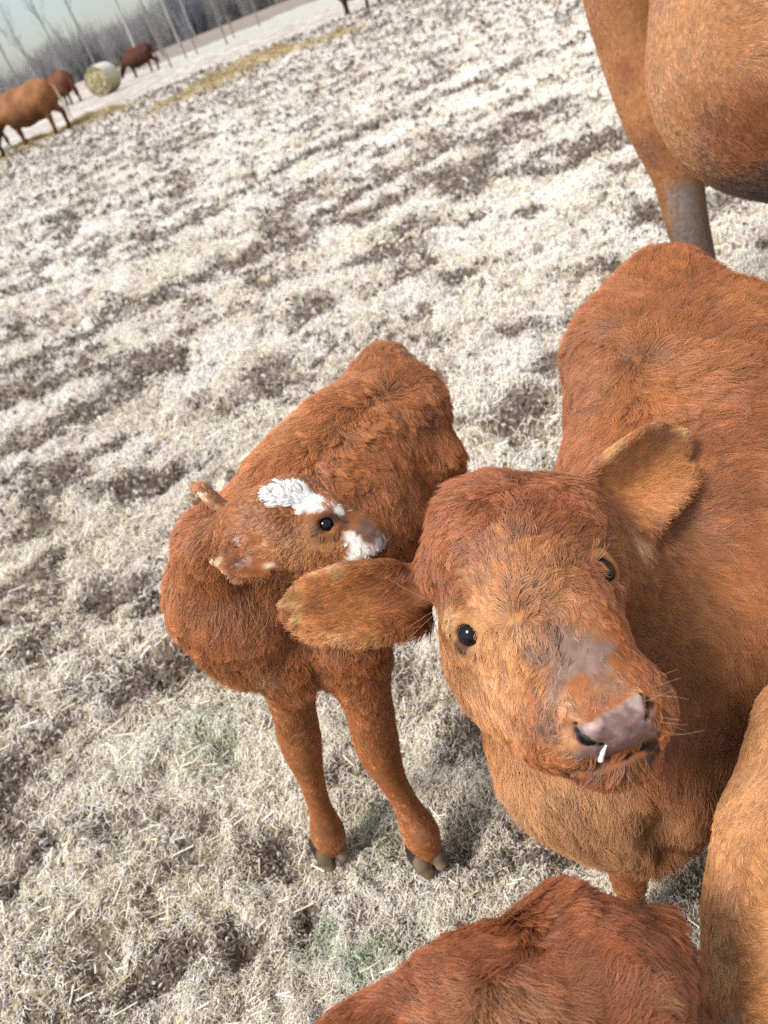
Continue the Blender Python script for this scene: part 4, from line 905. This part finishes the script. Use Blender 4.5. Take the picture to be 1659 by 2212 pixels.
    pe.blob(822, 1150, 10, (.25, .16, .15), .8, .5)
    for x, y, rr in [(540, 1168, 10), (520, 1165, 14), (560, 1172, 12), (580, 1215, 12), (450, 1068, 10), (470, 1070, 12)]: pe.blob(x, y, rr, (.72, .6, .5), .8, .6)
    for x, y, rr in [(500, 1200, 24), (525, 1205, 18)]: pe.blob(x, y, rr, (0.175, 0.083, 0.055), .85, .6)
    for x, y, rr in [(610, 1190, 60), (660, 1170, 60), (700, 1190, 50), (650, 1210, 50)]: pe.blob(x, y, rr, (.47, .24, .11), .7, .8)
    for x, y, rr in [(598, 1250, 30), (640, 1285, 40), (660, 1335, 36), (560, 1262, 26), (455, 1215, 26), (690, 1260, 40), (480, 1150, 18)]: pe.blob(x, y, rr, (.15, .055, .022), .65, .8)  # shade painted under the jaw, in the neck crease and behind the ear
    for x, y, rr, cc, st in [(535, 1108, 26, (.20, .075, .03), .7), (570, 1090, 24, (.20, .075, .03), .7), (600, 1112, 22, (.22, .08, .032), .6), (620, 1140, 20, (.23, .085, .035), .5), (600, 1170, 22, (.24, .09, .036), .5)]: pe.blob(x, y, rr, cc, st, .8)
    for e_ in b.ears: ear_paint(pe, e_, (.76, .56, .38), (.15, .065, .04), .0055, .9)
    for x, y, rr in [(824, 1147, 12), (831, 1158, 11), (770, 1218, 9), (800, 1210, 9), (822, 1198, 8)]: pe.blob(x, y, rr, (.07, .04, .035), .9, .6)
    for x, y, rr, cc in [(545, 1172, 15, (.74, .62, .52)), (572, 1212, 14, (.72, .58, .46)), (512, 1206, 19, (.36, .23, .20)), (530, 1200, 14, (.42, .28, .25)), (560, 1190, 10, (.66, .54, .45))]: pe.blob(x, y, rr, cc, .85, .6)
    pe.blob(834, 1172, 12, (.5, .36, .33), .8, .6)
    pe.bald.append((p + UP * .003, .018, 1.0)); pe.blobs.append((p, .0145, np.array((.07, .03, .022)), .9, .5)); pe.bare(828, 1160, 12, .8)
    for x, y, dx, dy, ln, li in [(830, 800, 0.2, -0.9, 0.0300, 0.5), (780, 830, -0.6, 0.1, 0.0300, 0.45), (700, 900, -0.5, 0.6, 0.0320, 0.45), (640, 930, -0.6, 0.4, 0.0300, 0.45), (860, 900, 0.7, 0.5, 0.0320, 0.4), (780, 960, 0.8, 0.4, 0.0300, 0.35), (720, 1000, 0.8, 0.3, 0.0300, 0.35), (920, 880, 0.6, 0.7, 0.0320, 0.5), (940, 980, 0.3, 0.9, 0.0300, 0.45), (860, 1050, 0.5, 0.8, 0.0320, 0.4), (800, 1080, 0.7, 0.6, 0.0096, 0.35), (960, 940, 0.6, 0.6, 0.0300, 0.5),
                                (600, 1010, -0.2, 0.6, 0.0300, 0.4), (540, 1030, -0.7, 0.4, 0.0300, 0.4), (450, 1110, -0.5, 0.8, 0.0300, 0.4), (400, 1200, -0.4, 0.9, 0.0320, 0.4), (440, 1260, -0.1, 1, 0.0360, 0.35), (500, 1280, 0.2, 1, 0.0400, 0.4), (560, 1300, 0.15, 1, 0.0440, 0.45), (420, 1360, -0.15, 1, 0.0360, 0.4), (480, 1400, 0, 1, 0.0400, 0.4), (560, 1400, 0.3, 1, 0.0440, 0.45), (620, 1400, 0.4, 0.9, 0.0440, 0.45), (440, 1460, -0.1, 1, 0.0340, 0.5), (600, 1470, 0.4, 0.9, 0.0360, 0.5), (680, 1420, 0.2, 0.9, 0.0320, 0.45), (620, 1280, 0.3, 0.9, 0.0380, 0.4),
                                (640, 1560, 0.1, 1, 0.0120, 0.16), (650, 1650, 0.1, 1, 0.0085, 0.112), (700, 1760, 0.2, 1, 0.0085, 0.1), (690, 1560, 0.5, 0.9, 0.0120, 0.2), (780, 1460, 0.2, 1, 0.0260, 0.4), (810, 1570, 0.2, 1, 0.0120, 0.14), (850, 1560, 0.8, 0.7, 0.0120, 0.2), (850, 1700, 0.4, 0.9, 0.0085, 0.1), (910, 1790, 0.4, 0.9, 0.0085, 0.12),
                                (560, 1130, -0.7, 0.5, 0.0096, 0.5), (590, 1080, -0.8, 0.2, 0.0096, 0.5), (620, 1100, -0.6, 0.8, 0.0096, 0.45), (640, 1150, -0.4, 0.9, 0.0096, 0.4), (610, 1180, -0.3, 1, 0.0096, 0.5), (650, 1060, -0.5, -0.4, 0.0096, 0.4), (690, 1085, -0.3, -0.5, 0.0079, 0.3), (690, 1110, -0.5, 0.3, 0.0070, 0.25), (700, 1160, -0.1, 1, 0.0079, 0.25), (680, 1190, -0.1, 1, 0.0096, 0.3), (740, 1140, 0.9, 0.1, 0.0059, 0.2), (770, 1190, 0.1, 1, 0.0059, 0.25), (800, 1190, 0.5, 0.8, 0.0050, 0.3), (800, 1130, 0.9, -0.1, 0.0045, 0.2),
                                (560, 1165, -0.8, 0.2, 0.0066, 0.25), (520, 1200, -0.9, 0.1, 0.0059, 0.25), (480, 1205, -1, 0.1, 0.0047, 0.25), (540, 1235, -0.2, 1, 0.0066, 0.25), (580, 1230, 0.1, 1, 0.0090, 0.25), (500, 1100, -0.5, -0.5, 0.0079, 0.4), (450, 1070, -0.5, -0.5, 0.0070, 0.4), (480, 1130, -0.4, 0.6, 0.0096, 0.4), (500, 1170, -0.5, 0.7, 0.0096, 0.45)]:
        pe.g(x, y, dx, dy, ln, li)
    for x, y, z in ((860, 930, 1.26), (918, 975, 1.2)): h = P(x, y, z); pe.w((h[0], h[1], .15), (0, 0, -1), .014, .25)
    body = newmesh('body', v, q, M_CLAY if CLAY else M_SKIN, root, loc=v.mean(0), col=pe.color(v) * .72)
    eyeball('eye', c, r, root)
    fw = P(640, 1700, 1.2) - P(660, 1000, 1.2); fw[2] = 0
    hl = G(716, 1838); hr = G(924, 1852); aim = CAM - hl; aim2 = np.array([.25, -1, 0])
    hooves([(hl, aim2), (hr, aim2)], root)
    if not CLAY: fur('coat', v, q, nr, pe, int(420000 * QUICK), .00034, body, M_FUR, seed=2, clump=16, cl=.64, swirl=.65, wave=.16, lock=.28, lenmul=1.2, calm=np.concatenate([e_[::3, ::3].reshape(-1, 3) for e_ in b.ears]))

# ------------------------------------------------------------------ calf at the bottom edge, seen from above
def build_calf3():
    b = Body(shrink=.010)
    b.ps((1258, 2130, .60, 180), .04).ps((1388, 2112, .60, 90), .04)
    b.chain([(1232, 2155, .59, 180), (1046, 2250, .57, 185), (830, 2390, .55, 176)], .05)
    b.chain([(820, 2380, .55, 185), (640, 2520, .55, 190)], .05)
    b.ps((1345, 2290, .57, 125), .03)
    b.chain([(1400, 2030, .61, 60), (1455, 2075, .61, 34), (1490, 2150, .62, 20), (1500, 2300, .66, 14)], .025)
    for x, y, z, r in ((1300, 2230, .62, .07), (1200, 2300, .62, .07), (720, 2450, .6, .06), (640, 2600, .58, .06)):
        h = P(x, y, z); leg_down(b, h - [0, 0, .02], [h[0], h[1], 0], r, .022)
    lo, hi = b.bounds(); v, q = surface_net(b, lo, hi, .004); nr = vert_normals(v, q)
    root = empty('calf', (*P(1100, 2250, .58)[:2], 0)); tag(root, 'dark red shaggy back of a calf at the bottom edge, below the facing calf', 'calf', 'calves standing close together')
    pe = Pelt(v, nr, (0.300, 0.102, 0.044), .2, 41)
    for x, y, r, c, s in [(1080, 2180, 110, (0.420, 0.210, 0.109), .55), (960, 2190, 60, (0.420, 0.210, 0.109), .5), (1180, 2130, 70, (0.400, 0.186, 0.101), .5), (1360, 2170, 60, (0.460, 0.233, 0.124), .5), (1340, 2220, 60, (0.420, 0.210, 0.109), .5), (1230, 1940, 50, (0.200, 0.064, 0.031), .7), (1100, 2000, 60, (0.260, 0.081, 0.035), .6), (1470, 2080, 40, (0.200, 0.081, 0.046), .7), (1300, 1980, 90, (0.279, 0.100, 0.044), .6), (1430, 2170, 30, (.06, .025, .012), .8)]: pe.blob(x, y, r, c, s)  # last blob: shade of the gap beside the thigh, painted into the coat
    for x, y, dx, dy, ln, li in [(1240, 1960, .3, -.8, .022, .6), (1300, 1990, .6, .5, .024, .5), (1380, 2020, .8, .6, .026, .5), (1200, 2010, .2, .5, .024, .5), (1120, 2030, -.3, .2, .022, .5), (1220, 2080, .6, .6, .026, .45), (1150, 2120, .7, .4, .026, .45), (1300, 2090, .9, .3, .026, .45), (1100, 2180, .8, .3, .026, .45), (1000, 2130, -.5, -.1, .022, .5), (950, 2150, -.6, .1, .022, .5), (1200, 2180, .7, .7, .028, .5), (1340, 2180, .9, -.2, .03, .6), (1400, 2100, .8, .5, .03, .5), (1460, 2080, .5, .9, .026, .5), (900, 2210, -.2, .5, .022, .45), (820, 2250, -.3, .6, .022, .45), (1490, 2150, .2, 1, .03, .5)]: pe.g(x, y, dx, dy, ln, li)
    body = newmesh('body', v, q, M_CLAY if CLAY else M_SKIN, root, loc=v.mean(0), col=pe.color(v) * .7)
    if not CLAY: fur('coat', v, q, nr, pe, int(230000 * QUICK), .00021, body, M_FUR, seed=3, clump=15, cl=.62, lock=.26, lenmul=1.15, swirl=.9, sfreq=22, wave=.12)

# ------------------------------------------------------------------ tan calf at the right edge
def build_calf4():
    b = Body(shrink=.010)
    b.chain([(1810, 1605, .74, 166), (1755, 1832, .72, 184), (1748, 2022, .70, 203), (1774, 2250, .66, 213)], .05)
    b.chain([(1760, 2250, .66, 215), (1900, 2500, .62, 240), (2100, 2700, .62, 230)], .05)
    b.chain([(1800, 1600, .74, 150), (1950, 1400, .72, 120)], .05)
    for x, y, z, r in ((1760, 1950, .78, .055), (1850, 2000, .78, .055), (2000, 2600, .70, .06), (2150, 2650, .70, .06)):
        h = P(x, y, z); leg_down(b, h - [0, 0, .04], [h[0], h[1], 0], r, .022)
    lo, hi = b.bounds(); v, q = surface_net(b, lo, hi, .0045); nr = vert_normals(v, q)
    root = empty('calf', (*P(1760, 2100, .70)[:2], 0)); tag(root, 'pale tan smooth haired calf cut off by the right edge, only its side showing', 'calf', 'calves standing close together')
    pe = Pelt(v, nr, (0.520, 0.256, 0.116), .12, 61)
    for x, y, r, c, s in [(1600, 1700, 90, (0.550, 0.291, 0.132), .6), (1560, 2050, 60, (0.550, 0.327, 0.186), .7), (1545, 1950, 50, (0.450, 0.233, 0.124), .5), (1640, 2000, 90, (0.579, 0.314, 0.155), .5), (1570, 2180, 40, (0.349, 0.222, 0.172), .6)]: pe.blob(x, y, r, c, s)
    for x, y, dx, dy, ln, li in [(1640, 1640, -.5, .6, .018, .25), (1600, 1760, -.3, .6, .018, .3), (1640, 1850, .6, .5, .018, .2), (1570, 1900, .4, .6, .018, .3), (1640, 1980, 1, .1, .018, .2), (1560, 2030, .7, .2, .016, .35), (1640, 2100, 1, .05, .018, .2), (1560, 2130, .6, .4, .016, .35), (1640, 2190, 1, .1, .018, .2), (1535, 2000, -.3, .6, .016, .5)]: pe.g(x, y, dx, dy, ln, li)
    body = newmesh('body', v, q, M_CLAY if CLAY else M_SKIN, root, loc=v.mean(0), col=pe.color(v) * .72)
    if not CLAY: fur('coat', v, q, nr, pe, int(140000 * QUICK), .00021, body, M_FUR, seed=4, clump=11, cl=.5, swirl=.25, wave=.05, back=.12)

# ------------------------------------------------------------------ grown cow, cut off at the top right
def build_cow():
    b = Body(shrink=.002)
    b.chain([(1738, 82, 1.50, 300), (1790, -190, 1.48, 330)], .03)
    b.chain([(1738, 82, 1.50, 300), (2150, 130, 1.45, 370), (2700, 150, 1.40, 360)], .10)
    b.chain([(1790, -190, 1.48, 330), (2250, -180, 1.44, 410), (2700, -100, 1.40, 370)], .10)
    b.limb([(1400, -380, 1.75, 150), (1375, -120, 1.84, 128), (1385, 60, 1.92, 100), (1420, 230, 1.96, 78), (1462, 370, 2.02, 54), (1482, 470, 2.08, 46), (1515, 600, 2.20, 38), (1552, 720, 2.33, 35), (1562, 770, 2.38, 40)], .03)
    b.chain([(1740, -480, 1.62, 240), (1440, -430, 1.78, 120)], .08)
    for x, y, z in ((2500, 250, 1.55), (2700, 280, 1.45), (1850, 150, 1.7)):
        h = P(x, y, z); leg_down(b, h, [h[0], h[1], 0], .11, .045)
    lo, hi = b.bounds(); v, q = surface_net(b, lo, hi, .011); nr = vert_normals(v, q)
    root = empty('cow', (*P(1760, 0, 2.1)[:2], 0)); tag(root, 'grown brown cow cut off at the top right with greyish wet leg and belly', 'cow')
    pe = Pelt(v, nr, (0.360, 0.169, 0.081), .13, 81)
    for x, y, r, c, s in [(1450, 60, 200, (0.420, 0.222, 0.116), .7), (1420, 200, 90, (0.439, 0.245, 0.140), .5), (1600, 300, 180, (0.270, 0.100, 0.044), .8), (1659, 250, 150, (0.270, 0.100, 0.044), .7), (1560, 400, 80, (.17, .09, .07), .8), (1630, 425, 150, (.13, .085, .075), .95), (1520, 350, 50, (.22, .11, .08), .7), (1510, 300, 45, (.28, .14, .10), .6), (1660, 380, 60, (.12, .08, .07), .9),
                          (1300, 150, 40, (0.400, 0.210, 0.116), .7), (1345, 160, 60, (0.220, 0.087, 0.046), .7), (1400, 330, 70, (0.200, 0.087, 0.054), .7), (1478, 440, 70, (.22, .175, .155), .95), (1495, 500, 80, (.23, .18, .16), .97), (1520, 560, 80, (.24, .19, .165), .97), (1425, 440, 40, (0.260, 0.105, 0.046), .8), (1440, 500, 28, (0.240, 0.117, 0.078), .6)]: pe.blob(x, y, r, c, s, .8)
    for x, y, dx, dy, ln, li in [(1400, 60, .2, .9, .022, .15), (1500, 60, .7, .5, .024, .15), (1620, 60, .9, -.2, .024, .15), (1450, 200, -.1, .9, .024, .15), (1550, 220, .4, .9, .028, .2), (1640, 220, .4, .9, .03, .2), (1480, 320, -.2, .9, .028, .25), (1580, 380, .3, .9, .03, .35), (1650, 420, .3, .9, .03, .4), (1300, 100, .2, .9, .018, .15), (1380, 300, .2, .9, .018, .2), (1480, 470, .1, .9, .014, .2), (1510, 570, .1, .9, .012, .2)]: pe.g(x, y, dx, dy, ln, li)
    body = newmesh('body', v, q, M_CLAY if CLAY else M_SKIN, root, loc=v.mean(0), col=pe.color(v) * .85)
    if not CLAY: fur('coat', v, q, nr, pe, int(230000 * QUICK), .0005, body, M_FUR, seed=5, clump=7, cl=.4, lock=.1, lenmul=.7, swirl=.22, sfreq=5, wave=.05, back=.1)

build_calf1(); build_calf2(); build_calf3(); build_calf4(); build_cow()
